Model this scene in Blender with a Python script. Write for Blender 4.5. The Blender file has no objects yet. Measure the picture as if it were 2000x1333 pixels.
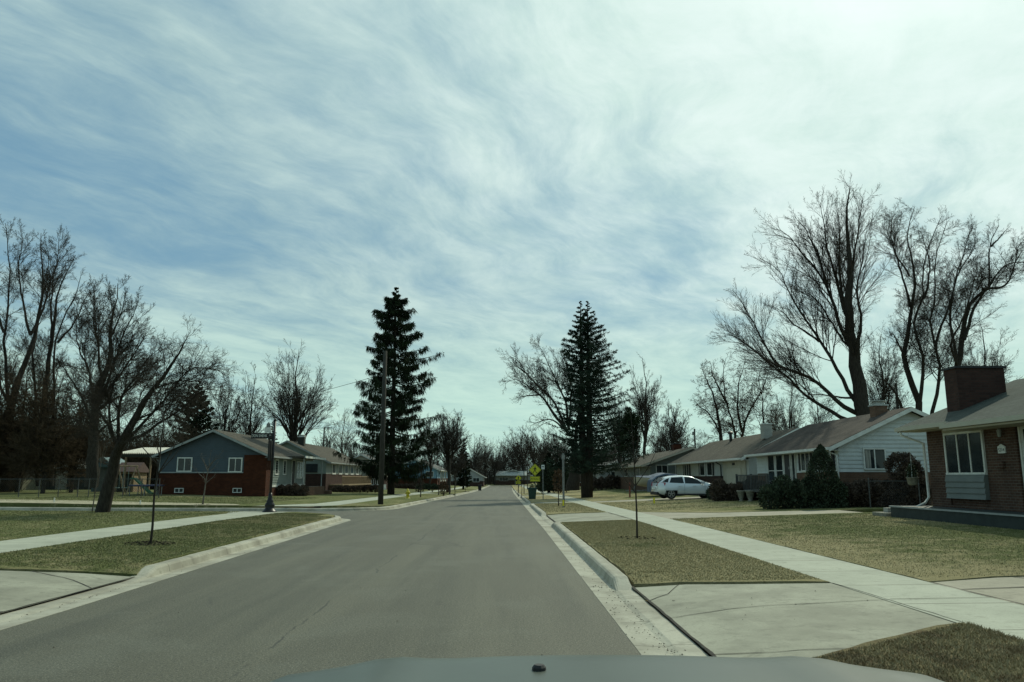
import bpy, bmesh, math, random
import numpy as np
from mathutils import Vector, Matrix
R = math.radians
S = bpy.context.scene
COL = S.collection

# ------------------------------------------------------------ camera, sun, sky, exposure
F = 1500.0                                  # focal length in photo pixels (photo 2000 wide)
PIT = math.atan((934 - 666.5) / F)          # camera looks up 10 degrees
YAW = math.atan(15 / F * math.cos(PIT))
H = 1.6
cd = bpy.data.cameras.new('camera'); cam = bpy.data.objects.new('camera', cd); COL.objects.link(cam)
cd.sensor_width = 36; cd.lens = F / 2000 * 36; cd.clip_end = 3000; cd.clip_start = 0.05
cam.location = (0, 0, H); cam.rotation_euler = (R(90) + PIT, 0, -YAW)
S.camera = cam
SUN_AZ, SUN_EL = R(33), R(42)               # azimuth east of the road direction (+Y)
sd = bpy.data.lights.new('sun', 'SUN'); sun = bpy.data.objects.new('sun', sd); COL.objects.link(sun)
sd.energy = 2.7; sd.angle = R(0.6); sd.color = (0.97, 0.97, 0.76)
sdir = Vector((math.sin(SUN_AZ) * math.cos(SUN_EL), math.cos(SUN_AZ) * math.cos(SUN_EL), math.sin(SUN_EL)))
sun.rotation_euler = sdir.to_track_quat('Z', 'Y').to_euler()
S.view_settings.view_transform = 'Standard'; S.view_settings.look = 'None'
S.view_settings.exposure = 0.0; S.view_settings.gamma = 1
W = bpy.data.worlds.new('World'); S.world = W; W.use_nodes = True


class NT:
    """small helper for writing node trees"""
    def __init__(s, tree): s.t = tree; s.n = tree.nodes; s.l = tree.links
    def put(s, sock, v):
        if isinstance(v, bpy.types.NodeSocket): s.l.new(v, sock)
        elif v is not None:
            if isinstance(v, (tuple, list)) and len(v) == 3 and sock.type == 'RGBA': v = (*v, 1)
            sock.default_value = v
    def math(s, op, a, b=None, c=None, clamp=False):
        n = s.n.new('ShaderNodeMath'); n.operation = op; n.use_clamp = clamp
        s.put(n.inputs[0], a); s.put(n.inputs[1], b); s.put(n.inputs[2], c); return n.outputs[0]
    def vmath(s, op, a, b=None, out=0):
        n = s.n.new('ShaderNodeVectorMath'); n.operation = op
        s.put(n.inputs[0], a); s.put(n.inputs[1], b); return n.outputs[out]
    def noise(s, vec, scale, detail=4, rough=.55, dist=0):
        n = s.n.new('ShaderNodeTexNoise'); s.put(n.inputs['Vector'], vec)
        n.inputs['Scale'].default_value = scale; n.inputs['Detail'].default_value = detail
        n.inputs['Roughness'].default_value = rough; n.inputs['Distortion'].default_value = dist
        return n.outputs['Fac']
    def ramp(s, f, a, b, c0=0., c1=1.):
        n = s.n.new('ShaderNodeMapRange'); n.interpolation_type = 'SMOOTHSTEP'
        s.put(n.inputs[0], f); n.inputs[1].default_value = a; n.inputs[2].default_value = b
        n.inputs[3].default_value = c0; n.inputs[4].default_value = c1; return n.outputs[0]
    def mix(s, f, a, b, blend='MIX'):
        n = s.n.new('ShaderNodeMix'); n.data_type = 'RGBA'; n.blend_type = blend
        s.put(n.inputs[0], f); s.put(n.inputs[6], a); s.put(n.inputs[7], b); return n.outputs[2]
    def xyz(s, v):
        n = s.n.new('ShaderNodeSeparateXYZ'); s.put(n.inputs[0], v); return n.outputs
    def vec(s, x, y, z):
        n = s.n.new('ShaderNodeCombineXYZ'); s.put(n.inputs[0], x); s.put(n.inputs[1], y); s.put(n.inputs[2], z); return n.outputs[0]
    def mapping(s, v, rot=(0, 0, 0), scale=(1, 1, 1), loc=(0, 0, 0)):
        n = s.n.new('ShaderNodeMapping'); s.put(n.inputs[0], v); n.inputs['Rotation'].default_value = rot
        n.inputs['Scale'].default_value = scale; n.inputs['Location'].default_value = loc; return n.outputs[0]


w = NT(W.node_tree); W.node_tree.nodes.clear()
tc = w.n.new('ShaderNodeTexCoord')
D = w.vmath('NORMALIZE', tc.outputs['Generated'])
sky = w.n.new('ShaderNodeTexSky'); sky.sky_type = 'NISHITA'; sky.sun_disc = False
sky.sun_elevation = SUN_EL; sky.sun_rotation = SUN_AZ; sky.air_density = 1.1; sky.dust_density = 1.2; sky.altitude = 200
dx, dy, dz = w.xyz(D)
zz = w.math('ADD', w.math('MAXIMUM', dz, 0.0), 0.10)
px_ = w.math('DIVIDE', dx, zz); py_ = w.math('DIVIDE', dy, zz)
pv = w.vec(px_, py_, 0.3)
sunv = w.vmath('DOT_PRODUCT', D, tuple(sdir), out=1)
def aniso(v, deg, sx, sy, loc): return w.mapping(w.mapping(v, rot=(0, 0, R(deg))), scale=(sx, sy, 1), loc=loc)
wp = w.noise(w.mapping(pv, loc=(5, 2, 0)), 1.1, 3, .5)
pw = w.vmath('ADD', pv, w.vec(w.math('MULTIPLY', wp, .55), w.math('MULTIPLY', wp, -.35), 0))
s1 = w.noise(aniso(pw, 24, 1.15, .50, (3.4, .7, 0)), 1.7, 10, .60)
s2 = w.noise(aniso(pw, 34, 1.6, .55, (7.1, 4.2, 0)), 3.6, 10, .66)
s3 = w.noise(aniso(pv, 20, .65, .42, (1.3, 9.2, 0)), .9, 3, .5)
s4 = w.noise(w.mapping(pw, rot=(0, 0, R(20)), scale=(1.0, 1.3, 1), loc=(2.1, 6.2, 0)), 4.5, 9, .68)
cl = w.math('ADD', w.math('MULTIPLY', s1, .52), w.math('MULTIPLY', s2, .30))
cl = w.math('ADD', cl, w.math('MULTIPLY', s3, .26))
cover = w.math('ADD', w.math('MULTIPLY', w.ramp(sunv, .50, .90), .13), w.math('MULTIPLY', w.ramp(dz, .26, .08), .16))
cover = w.math('ADD', cover, w.math('MULTIPLY', w.ramp(dz, .30, .52), .045))
cl = w.math('ADD', cl, cover)
dens = w.ramp(cl, .40, .74, .12, 1.)
blue = w.mix(1.0, sky.outputs[0], (.72, .98, .98, 1), 'MULTIPLY')
blue = w.mix(.78, blue, (1.55, 3.2, 4.55, 1))
glow = w.ramp(sunv, .60, .97)
# the highest veil is a dull grey-blue; brighter cloud stands in front of it
veil = w.mix(glow, (3.3, 4.95, 5.2, 1), (6.6, 8.7, 7.8, 1))
white = w.mix(glow, (5.4, 7.15, 6.8, 1), (8.8, 10.2, 9.7, 1))
white = w.mix(w.ramp(dz, .26, .03), white, (6.2, 8.7, 7.3, 1)); veil = w.mix(w.ramp(dz, .26, .03), veil, (5.0, 7.4, 6.6, 1))
body = w.math('ADD', w.math('MULTIPLY', s1, .45), w.math('ADD', w.math('MULTIPLY', s4, .35), w.math('MULTIPLY', s2, .30)))
cloudc = w.mix(w.ramp(body, .36, .74), veil, white)
out = w.mix(w.math('MULTIPLY', dens, .93), blue, cloudc)
out = w.mix(w.math('MULTIPLY', w.ramp(sunv, .955, .99), .5), out, (10.8, 12.0, 11.4, 1))
out = w.mix(w.ramp(dz, 0, -.05), out, (.9, 1.0, .8, 1))
bg = w.n.new('ShaderNodeBackground'); w.l.new(out, bg.inputs[0]); bg.inputs[1].default_value = 0.1
wo = w.n.new('ShaderNodeOutputWorld'); w.l.new(bg.outputs[0], wo.inputs[0])
W.cycles.sampling_method = 'MANUAL'; W.cycles.sample_map_resolution = 512
S.cycles.max_bounces = 4; S.cycles.diffuse_bounces = 2; S.cycles.glossy_bounces = 2
S.cycles.transparent_max_bounces = 4; S.cycles.use_denoising = True

# ------------------------------------------------------------ terrain functions
def g(y): return -0.006 * min(max(0, y - 25), 130)
def wx(x): return float(np.interp(x, [-24, -10, 5, 14], [0, 1, 1, 0]))
def prof(x): return float(np.interp(x, [-200, -28, -20, -10.9, -9.1, -5.93, -5.6, 1.6, 1.84, 4.5, 5.9, 12, 14, 60, 300], [.42, .34, .24, .24, .225, .14, 0, 0, .13, .16, .17, .32, .36, .5, .5]))
def road(x, y): return g(y) * wx(x) + float(np.interp(x, [-80, -28, -20, -10.9, -6.5], [.03, .0, -.02, .03, 0]))
def T(x, y): return g(y) * wx(x) + max(prof(x), .13 if x > -5.9 or x < 1.9 else 0)
def ray(px, py):
    u = (px - 1000) / F; v = (666.5 - py) / F
    fw = math.cos(PIT) - v * math.sin(PIT); up = v * math.cos(PIT) + math.sin(PIT)
    return u * math.cos(YAW) + fw * math.sin(YAW), -u * math.sin(YAW) + fw * math.cos(YAW), up
def at(px, py, Y):                          # the point seen at photo pixel (px,py) at depth Y
    a, b, c = ray(px, py); t = Y / b; return Vector((a * t, Y, H + c * t))
def onT(px, Y): x = at(px, 940, Y).x; return Vector((x, Y, T(x, Y)))

# ------------------------------------------------------------ materials
MATS = {}
def mat(name, col, rough=.8, col2=None, scale=6., lo=.35, hi=.65, bump=0., bscale=None, metal=0., spec=.4, detail=5, stretch=None, coat=0.):
    if name in MATS: return MATS[name]
    m = bpy.data.materials.new(name); m.use_nodes = True; t = NT(m.node_tree); b = t.n['Principled BSDF']
    tcn = t.n.new('ShaderNodeTexCoord'); v = tcn.outputs['Object']
    if stretch: v = t.mapping(v, scale=stretch)
    if col2 is None: col2 = tuple(c * .72 for c in col)
    n = t.noise(v, scale, detail, .6)
    c = t.mix(t.ramp(n, lo, hi), col, col2); t.l.new(c, b.inputs['Base Color'])
    b.inputs['Roughness'].default_value = rough; b.inputs['Metallic'].default_value = metal
    b.inputs['Specular IOR Level'].default_value = spec; b.inputs['Coat Weight'].default_value = coat
    if bump:
        bn = t.n.new('ShaderNodeBump'); bn.inputs['Strength'].default_value = bump; bn.inputs['Distance'].default_value = .02
        t.l.new(t.noise(v, bscale or scale * 4, 4), bn.inputs['Height']); t.l.new(bn.outputs[0], b.inputs['Normal'])
    MATS[name] = m; return m


def ground_mat(name):
    m = bpy.data.materials.new(name); m.use_nodes = True; t = NT(m.node_tree); b = t.n['Principled BSDF']
    v = t.n.new('ShaderNodeTexCoord').outputs['Object']
    return m, t, b, v


def grass_colour(t, v, isl=None):
    straw = (.325, .28, .15); green = (.115, .132, .046); dark = (.10, .088, .045)
    big = t.noise(v, .16, 4, .6, .4); mid = t.noise(v, 1.3, 5, .65, .3); fine = t.noise(v, 26, 4, .7)
    x, y, z = t.xyz(v)
    # the verge on the right of the road is drier than the lawns further from it
    dry = t.math('MULTIPLY', t.ramp(x, -3, 2), t.ramp(x, 11, 4.5))
    f = t.math('ADD', t.math('MULTIPLY', big, .6), t.math('MULTIPLY', mid, .5)); f = t.math('ADD', f, t.math('MULTIPLY', dry, -.14)); f = t.math('ADD', f, t.ramp(x, -5, -12, 0, .05))
    c = t.mix(t.ramp(f, .42, .60), straw, green)
    c = t.mix(t.ramp(fine, .42, .75, 0, .5), c, dark)
    near = t.ramp(y, 9.5, 7.5); c = t.mix(t.math('MULTIPLY', near, t.ramp(t.noise(v, 2.6, 5, .7), .40, .60, .35, .9)), c, (.13, .092, .05))
    c = t.mix(t.ramp(t.noise(v, 3.2, 5, .75), .54, .68, 0, .75), c, (.40, .34, .20))
    c = t.mix(t.ramp(t.noise(v, 7, 4, .75), .56, .68, 0, .6), c, (.12, .10, .055))
    return c


m, t, b, v = ground_mat('lawn'); MATS['lawn'] = m
t.l.new(grass_colour(t, v), b.inputs['Base Color']); b.inputs['Roughness'].default_value = 1; b.inputs['Specular IOR Level'].default_value = .1
bn = t.n.new('ShaderNodeBump'); bn.inputs['Strength'].default_value = .9; bn.inputs['Distance'].default_value = .06
t.l.new(t.noise(v, 22, 6, .75), bn.inputs['Height']); t.l.new(bn.outputs[0], b.inputs['Normal'])

m, t, b, v = ground_mat('grass_blades'); MATS['grass_blades'] = m
gi = t.n.new('ShaderNodeNewGeometry').outputs['Random Per Island']
c = t.mix(t.ramp(gi, .0, 1, 0, .40), grass_colour(t, v), (.43, .37, .215))
t.l.new(c, b.inputs['Base Color']); b.inputs['Roughness'].default_value = .9; b.inputs['Specular IOR Level'].default_value = .15

m, t, b, v = ground_mat('dry_grass'); MATS['dry_grass'] = m
c = t.mix(t.ramp(t.noise(v, 4, 6, .7), .35, .65), (.40, .36, .25), (.20, .18, .11))
t.l.new(c, b.inputs['Base Color']); b.inputs['Roughness'].default_value = 1

m, t, b, v = ground_mat('asphalt'); MATS['asphalt'] = m
x, y, z = t.xyz(v)
lon = t.noise(t.mapping(v, scale=(1.3, .07, 1)), 1.0, 5, .6, .3)
sp = t.noise(v, 38, 2, .8); sp2 = t.noise(v, 62, 2, .8); bigp = t.noise(t.mapping(v, scale=(.5, .16, 1)), .8, 5, .6)
c = t.mix(t.ramp(lon, .3, .7), (.122, .116, .082), (.070, .069, .050))
c = t.mix(t.ramp(bigp, .45, .62, 0, .75), c, (.090, .085, .060))
c = t.mix(t.ramp(t.noise(v, .45, 5, .65, .5), .50, .66, 0, .5), c, (.130, .130, .100))
c = t.mix(t.ramp(sp, .46, .62, 0, .62), c, (.030, .032, .027))
c = t.mix(t.ramp(sp2, .54, .64, 0, .55), c, (.26, .255, .20))
# tar-filled seam down the middle and fine wandering cracks
wob = t.math('MULTIPLY', t.math('SUBTRACT', t.noise(t.mapping(v, scale=(1, .5, 1)), 1.2, 6, .6), .5), .5)
d1 = t.math('ABSOLUTE', t.math('ADD', t.math('ADD', x, 2.25), wob))
brk = t.ramp(t.noise(v, 1.1, 3), .42, .55)
c = t.mix(t.math('MULTIPLY', t.math('MULTIPLY', t.ramp(d1, .022, .006), brk), .75), c, (.03, .03, .027))
vor = t.n.new('ShaderNodeTexVoronoi'); vor.feature = 'DISTANCE_TO_EDGE'; vor.inputs['Scale'].default_value = .16
t.l.new(t.vmath('ADD', v, t.vec(t.noise(v, .8, 6, .6), t.noise(v, 1.1, 6, .6), 0)), vor.inputs['Vector'])
ck = t.math('MULTIPLY', t.ramp(vor.outputs['Distance'], .006, .001), t.ramp(t.noise(v, .35, 3), .56, .64))
c = t.mix(t.math('MULTIPLY', ck, .4), c, (.035, .035, .03))
t.l.new(c, b.inputs['Base Color']); b.inputs['Roughness'].default_value = .72; b.inputs['Specular IOR Level'].default_value = .26
bn = t.n.new('ShaderNodeBump'); bn.inputs['Strength'].default_value = .35; bn.inputs['Distance'].default_value = .01
t.l.new(sp, bn.inputs['Height']); t.l.new(bn.outputs[0], b.inputs['Normal'])


def concrete(name, c1, c2, jx=None, jy=None, jw=.012, broom=False, off=0.):
    m, t, b, v = ground_mat(name); MATS[name] = m
    x, y, z = t.xyz(v)
    n1 = t.noise(v, .9, 6, .62, .3); n2 = t.noise(v, 38, 3, .75); n3 = t.noise(v, 5, 5, .65)
    c = t.mix(t.ramp(n1, .32, .68), c1, c2)
    c = t.mix(t.ramp(n3, .52, .70, 0, .45), c, tuple(q * .62 for q in c2))
    c = t.mix(t.ramp(t.noise(v, 2.2, 6, .7, 1.2), .58, .66, 0, .35), c, tuple(q * .5 for q in c2))
    c = t.mix(t.ramp(n2, .48, .68, 0, .42), c, tuple(q * .55 for q in c1))
    if broom:
        br = t.noise(t.mapping(v, scale=(.6, 9, 1)), 4, 3, .7)
        c = t.mix(t.ramp(br, .38, .66, 0, .32), c, tuple(q * .70 for q in c1))
    for ax, step in ((x, jx), (y, jy)):
        if step:
            f = t.math('ABSOLUTE', t.math('SUBTRACT', t.math('FRACT', t.math('DIVIDE', t.math('ADD', ax, 500 + off), step)), .5))
            c = t.mix(t.ramp(f, jw / step * 1.0, jw / step * .3, 0, .75), c, (.06, .055, .04))
    t.l.new(c, b.inputs['Base Color']); b.inputs['Roughness'].default_value = .85; b.inputs['Specular IOR Level'].default_value = .25
    bn = t.n.new('ShaderNodeBump'); bn.inputs['Strength'].default_value = .3; bn.inputs['Distance'].default_value = .006
    t.l.new(n2, bn.inputs['Height']); t.l.new(bn.outputs[0], b.inputs['Normal'])
    return m


concrete('sidewalk', (.41, .42, .335), (.33, .34, .27), jy=1.55, broom=True, jw=.022)
concrete('apron', (.34, .335, .26), (.225, .22, .17))
concrete('kerb', (.42, .405, .325), (.25, .235, .185), jy=3.05, jw=.012)
concrete('drive', (.34, .31, .24), (.26, .24, .18), jx=3.0, jw=.015)
mat('joint', (.045, .04, .03), 1, (.02, .018, .014), 8)
mat('dirt', (.07, .055, .035), 1, (.035, .028, .018), 9, bump=.8)
mat('mulch', (.045, .03, .02), 1, (.018, .013, .009), 14, bump=1.)
mat('bark', (.055, .048, .039), .95, (.027, .023, .019), 7, bump=.8, stretch=(3, 3, .5), spec=.1)
mat('bark_pale', (.16, .145, .12), .95, (.08, .07, .058), 7, bump=.5, stretch=(3, 3, .5), spec=.1)
mat('twigs', (.070, .060, .048), 1, (.042, .036, .029), 3, spec=.05)
mat('twigs_far', (.085, .075, .062), 1, (.050, .043, .036), 3, spec=.05)
mat('twigs_brown', (.095, .070, .046), 1, (.045, .035, .022), 3, spec=.05)
mat('needles', (.026, .040, .018), .9, (.010, .014, .007), 1.0, spec=.1)
mat('needles_blue', (.040, .062, .040), .9, (.012, .020, .014), .9, spec=.1)
mat('needles_mid', (.030, .046, .018), .9, (.010, .017, .007), 1.6, spec=.1)
mat('hedge', (.06, .08, .048), .9, (.024, .034, .02), 3, spec=.1)
mat('hedge_brown', (.12, .09, .068), .9, (.045, .036, .028), 3, spec=.1)
mat('white_trim', (.66, .67, .62), .55, (.55, .55, .50), 3)
mat('cream_trim', (.42, .40, .32), .6, (.40, .37, .29), 3)
mat('grey_trim', (.30, .32, .31), .6, (.24, .26, .25), 3)
mat('black_metal', (.012, .012, .013), .4, (.02, .02, .02), 8, metal=.4)
mat('fence_steel', (.10, .105, .10), .6, (.07, .072, .07), 10, metal=.4)
mat('grey_steel', (.22, .23, .22), .5, (.15, .155, .15), 10, metal=.5)
mat('pale_steel', (.40, .41, .39), .45, (.28, .29, .27), 10, metal=.4)
mat('wood_pole', (.050, .047, .038), .95, (.026, .024, .019), 6, bump=.6, stretch=(6, 6, .4))
mat('sign_yellow', (.62, .62, .03), .45, (.55, .54, .03), 3)
mat('sign_black', (.01, .01, .01), .5)
mat('sign_white', (.70, .72, .68), .5, (.6, .62, .58), 4)
mat('hydrant_yellow', (.62, .50, .03), .45, (.45, .36, .03), 8)
mat('bin_green', (.010, .045, .030), .5, (.008, .030, .022), 5)
mat('bin_black', (.014, .016, .018), .5)
mat('debris', (.18, .24, .12), .9, (.06, .09, .04), 12)
mat('glass', (.028, .036, .038), .08, (.014, .018, .02), 1.2, spec=.35)
mat('glass_car', (.015, .020, .020), .06, (.012, .016, .016), 1, spec=.3)
mat('curtain', (.34, .33, .28), .8, (.16, .16, .14), 5, stretch=(5, 5, .3))
mat('dark_door', (.02, .02, .02), .5)
mat('white_door', (.52, .53, .49), .5, (.45, .46, .42), 3)
mat('porch_paint', (.026, .036, .034), .7, (.018, .026, .025), 4, bump=.2)
mat('car_paint', (.62, .66, .68), .25, (.60, .64, .66), 2, metal=.25, coat=.8)
mat('own_paint', (.065, .078, .062), .38, (.058, .068, .055), 2, metal=0., coat=0., spec=.38)
mat('tyre', (.014, .014, .014), .85)
mat('rim', (.42, .43, .43), .35, (.3, .3, .3), 8, metal=.8)
mat('tail_red', (.32, .012, .012), .3)
mat('black_plastic', (.014, .014, .015), .6)
mat('boat_hull', (.42, .38, .28), .35, (.36, .32, .24), 2)
mat('blue_cover', (.13, .17, .23), .8, (.08, .105, .15), 4, bump=.4)
mat('stone_pot', (.25, .24, .19), .9, (.16, .15, .12), 12)
mat('orange_post', (.20, .05, .03), .7)
mat('tarp_blue', (.012, .02, .07), .6, (.008, .012, .04), 3)
mat('slide_green', (.01, .10, .035), .5)
mat('pale_plastic', (.30, .40, .36), .5, (.22, .3, .27), 4)
mat('pale_wood', (.30, .22, .13), .8, (.2, .14, .08), 6)
mat('red_roof', (.12, .075, .065), .85, (.08, .05, .045), 6)
mat('shed_blue', (.14, .21, .22), .7, (.10, .16, .17), 3)
mat('shed_cream', (.19, .18, .11), .7, (.13, .125, .08), 3)
mat('shed_dark', (.035, .038, .028), .8)
mat('corrugated', (.55, .55, .48), .5, (.42, .42, .36), 5)
mat('dead_leaves', (.10, .055, .025), .9, (.05, .03, .014), 5)
mat('flag_yellow', (.80, .70, .03), .6)


def brick(name, c1, c2, mortar):
    m, t, b, v = ground_mat(name); MATS[name] = m
    x, y, z = t.xyz(v); nx, ny, nz = t.xyz(t.n.new('ShaderNodeNewGeometry').outputs['Normal'])
    ax = t.math('GREATER_THAN', t.math('ABSOLUTE', nx), .7)
    u = t.math('ADD', t.math('MULTIPLY', y, ax), t.math('MULTIPLY', x, t.math('SUBTRACT', 1.0, ax)))
    bt = t.n.new('ShaderNodeTexBrick'); t.l.new(t.vec(u, z, 0), bt.inputs['Vector'])
    bt.inputs['Scale'].default_value = 1; bt.inputs['Brick Width'].default_value = .215; bt.inputs['Row Height'].default_value = .078
    bt.inputs['Mortar Size'].default_value = .008; bt.inputs['Color1'].default_value = (*c1, 1); bt.inputs['Color2'].default_value = (*c2, 1)
    bt.inputs['Mortar'].default_value = (*mortar, 1)
    c = t.mix(t.ramp(t.noise(v, 1.6, 5), .4, .7, 0, .45), bt.outputs['Color'], tuple(q * .6 for q in c2))
    t.l.new(c, b.inputs['Base Color']); b.inputs['Roughness'].default_value = .9; b.inputs['Specular IOR Level'].default_value = .2
    bn = t.n.new('ShaderNodeBump'); bn.inputs['Strength'].default_value = .6; bn.inputs['Distance'].default_value = .01; bn.invert = True
    t.l.new(bt.outputs['Fac'], bn.inputs['Height']); t.l.new(bn.outputs[0], b.inputs['Normal'])


brick('brick_red', (.088, .024, .009), (.052, .014, .006), (.045, .026, .018))
brick('brick_brown', (.095, .050, .034), (.060, .033, .024), (.14, .12, .095))
brick('brick_tan', (.17, .095, .060), (.12, .065, .042), (.14, .11, .08))
brick('brick_dark', (.070, .034, .026), (.042, .022, .018), (.05, .038, .03))
brick('brick_white', (.42, .41, .36), (.36, .35, .31), (.26, .25, .22))


def shingles(name, c1, c2):
    m, t, b, v = ground_mat(name); MATS[name] = m
    x, y, z = t.xyz(v)
    bt = t.n.new('ShaderNodeTexBrick'); t.l.new(t.vec(y, x, 0), bt.inputs['Vector'])
    bt.inputs['Scale'].default_value = 1; bt.inputs['Brick Width'].default_value = .33; bt.inputs['Row Height'].default_value = .14
    bt.inputs['Mortar Size'].default_value = .006; bt.inputs['Color1'].default_value = (*c1, 1); bt.inputs['Color2'].default_value = (*c2, 1)
    bt.inputs['Mortar'].default_value = (*[q * .35 for q in c2], 1)
    c = t.mix(t.ramp(t.noise(v, .9, 6, .6), .4, .68, 0, .55), bt.outputs['Color'], tuple(q * .6 for q in c2))
    c = t.mix(t.ramp(t.noise(v, 60, 2, .8), .5, .75, 0, .4), c, tuple(min(1, q * 2.0) for q in c1))
    t.l.new(c, b.inputs['Base Color']); b.inputs['Roughness'].default_value = .95; b.inputs['Specular IOR Level'].default_value = .15
    bn = t.n.new('ShaderNodeBump'); bn.inputs['Strength'].default_value = .5; bn.inputs['Distance'].default_value = .01; bn.invert = True
    t.l.new(bt.outputs['Fac'], bn.inputs['Height']); t.l.new(bn.outputs[0], b.inputs['Normal'])


shingles('roof_green', (.068, .080, .070), (.048, .058, .051))
shingles('roof_brown', (.075, .062, .053), (.052, .043, .037))
shingles('roof_tan', (.098, .088, .069), (.070, .063, .050))
shingles('roof_grey', (.16, .16, .15), (.11, .11, .105))
for nme, c_ in dict(siding_blue=(.066, .088, .102), siding_sage=(.20, .235, .21), siding_white=(.58, .61, .585), siding_pale=(.40, .42, .39),
                    siding_cream=(.38, .36, .28), siding_sky=(.18, .32, .42), siding_grey=(.28, .29, .28), siding_slate=(.155, .175, .165), siding_green=(.035, .085, .04)).items():
    mat(nme, c_, .6, tuple(q * .86 for q in c_), 1.3, spec=.3)


# ------------------------------------------------------------ mesh helpers
def link_mesh(name, V, Fc, m, parent=None, smooth=False, local=False):
    me = bpy.data.meshes.new(name)
    V = np.asarray(V, dtype=np.float64).reshape(-1, 3)
    if parent is not None and not local: V = V - np.array(parent.location)
    if isinstance(Fc, np.ndarray):
        n, k = Fc.shape
        me.vertices.add(len(V)); me.vertices.foreach_set('co', V.astype(np.float32).ravel())
        me.loops.add(n * k); me.loops.foreach_set('vertex_index', Fc.astype(np.int32).ravel())
        me.polygons.add(n); me.polygons.foreach_set('loop_start', np.arange(0, n * k, k, dtype=np.int32))
        me.update(calc_edges=True)
    else:
        me.from_pydata([tuple(p) for p in V], [], Fc); me.update()
    if smooth: me.polygons.foreach_set('use_smooth', np.ones(len(me.polygons), dtype=bool))
    me.materials.append(MATS[m])
    o = bpy.data.objects.new(name, me); COL.objects.link(o)
    if parent is not None: o.parent = parent
    return o


def tag(o, label=None, cat=None, group=None, kind=None):
    for k, v_ in (('label', label), ('category', cat), ('group', group), ('kind', kind)):
        if v_: o[k] = v_
    return o


def thing(name, loc, label, cat, group=None):
    o = bpy.data.objects.new(name, None); COL.objects.link(o); o.location = loc; o.empty_display_size = .2
    return tag(o, label, cat, group)


def copy_tree(o, loc, label=None, rot=None, parent=None, scale=None):
    c = o.copy(); COL.objects.link(c)
    if parent is not None: c.parent = parent
    if loc is not None: c.location = loc
    if label: c['label'] = label
    if rot is not None: c.rotation_euler.z = rot
    if scale is not None: c.scale = scale
    for ch in o.children: copy_tree(ch, None, parent=c)
    return c


class MB:
    def __init__(s): s.v = []; s.f = []
    def add(s, V, Fs):
        k = len(s.v); s.v += [tuple(p) for p in V]; s.f += [tuple(i + k for i in f) for f in Fs]; return s
    def box(s, x0, x1, y0, y1, z0, z1):
        x0, x1 = sorted((x0, x1)); y0, y1 = sorted((y0, y1)); z0, z1 = sorted((z0, z1))
        return s.add([(x0, y0, z0), (x1, y0, z0), (x1, y1, z0), (x0, y1, z0), (x0, y0, z1), (x1, y0, z1), (x1, y1, z1), (x0, y1, z1)],
                     [(0, 3, 2, 1), (4, 5, 6, 7), (0, 1, 5, 4), (1, 2, 6, 5), (2, 3, 7, 6), (3, 0, 4, 7)])
    def prism(s, pts, a0, a1, axis='y'):       # polygon pts in the plane across the axis
        n = len(pts)
        if axis == 'y': V = [(p[0], a0, p[1]) for p in pts] + [(p[0], a1, p[1]) for p in pts]
        elif axis == 'x': V = [(a0, p[0], p[1]) for p in pts] + [(a1, p[0], p[1]) for p in pts]
        else: V = [(p[0], p[1], a0) for p in pts] + [(p[0], p[1], a1) for p in pts]
        return s.add(V, [tuple(range(n))[::-1], tuple(range(n, 2 * n))] + [(i, (i + 1) % n, n + (i + 1) % n, n + i) for i in range(n)])
    def tube(s, P, r, sides=8, cap=True):
        P = [Vector(p) for p in P]; n = len(P); rr = r if isinstance(r, (list, tuple)) else [r] * n
        rings = []; d0 = (P[-1] - P[0]).normalized(); ref = Vector((1, 0, 0)) if abs(d0.x) < .6 else Vector((0, 0, 1))
        for i in range(n):
            d = (P[min(i + 1, n - 1)] - P[max(i - 1, 0)]).normalized(); a = d.cross(ref).normalized(); b_ = d.cross(a)
            rings.append([P[i] + (a * math.cos(q) + b_ * math.sin(q)) * rr[i] for q in [2 * math.pi * k / sides for k in range(sides)]])
        Fs = []
        for i in range(n - 1):
            for k in range(sides): Fs.append((i * sides + k, i * sides + (k + 1) % sides, (i + 1) * sides + (k + 1) % sides, (i + 1) * sides + k))
        if cap: Fs += [tuple(range(sides))[::-1], tuple((n - 1) * sides + k for k in range(sides))]
        return s.add([p for rg in rings for p in rg], Fs)
    def lathe(s, c, prof_, sides=16, axis='z'):
        V = []; n = len(prof_)
        for r_, h_ in prof_:
            for k in range(sides):
                q = 2 * math.pi * k / sides
                if axis == 'z': V.append((c[0] + r_ * math.cos(q), c[1] + r_ * math.sin(q), c[2] + h_))
                elif axis == 'y': V.append((c[0] + r_ * math.cos(q), c[1] + h_, c[2] + r_ * math.sin(q)))
                else: V.append((c[0] + h_, c[1] + r_ * math.cos(q), c[2] + r_ * math.sin(q)))
        Fs = [(i * sides + k, i * sides + (k + 1) % sides, (i + 1) * sides + (k + 1) % sides, (i + 1) * sides + k) for i in range(n - 1) for k in range(sides)]
        Fs += [tuple(range(sides))[::-1], tuple((n - 1) * sides + k for k in range(sides))]
        return s.add(V, Fs)
    def build(s, name, m, parent=None, smooth=False, local=False, bevel=0):
        o = link_mesh(name, s.v, s.f, m, parent, smooth, local)
        if bevel:
            bm = bmesh.new(); bm.from_mesh(o.data); bmesh.ops.recalc_face_normals(bm, faces=bm.faces)
            bmesh.ops.bevel(bm, geom=list(bm.edges), offset=bevel, segments=2, affect='EDGES', profile=.5)
            bm.to_mesh(o.data); bm.free()
        return o


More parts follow.
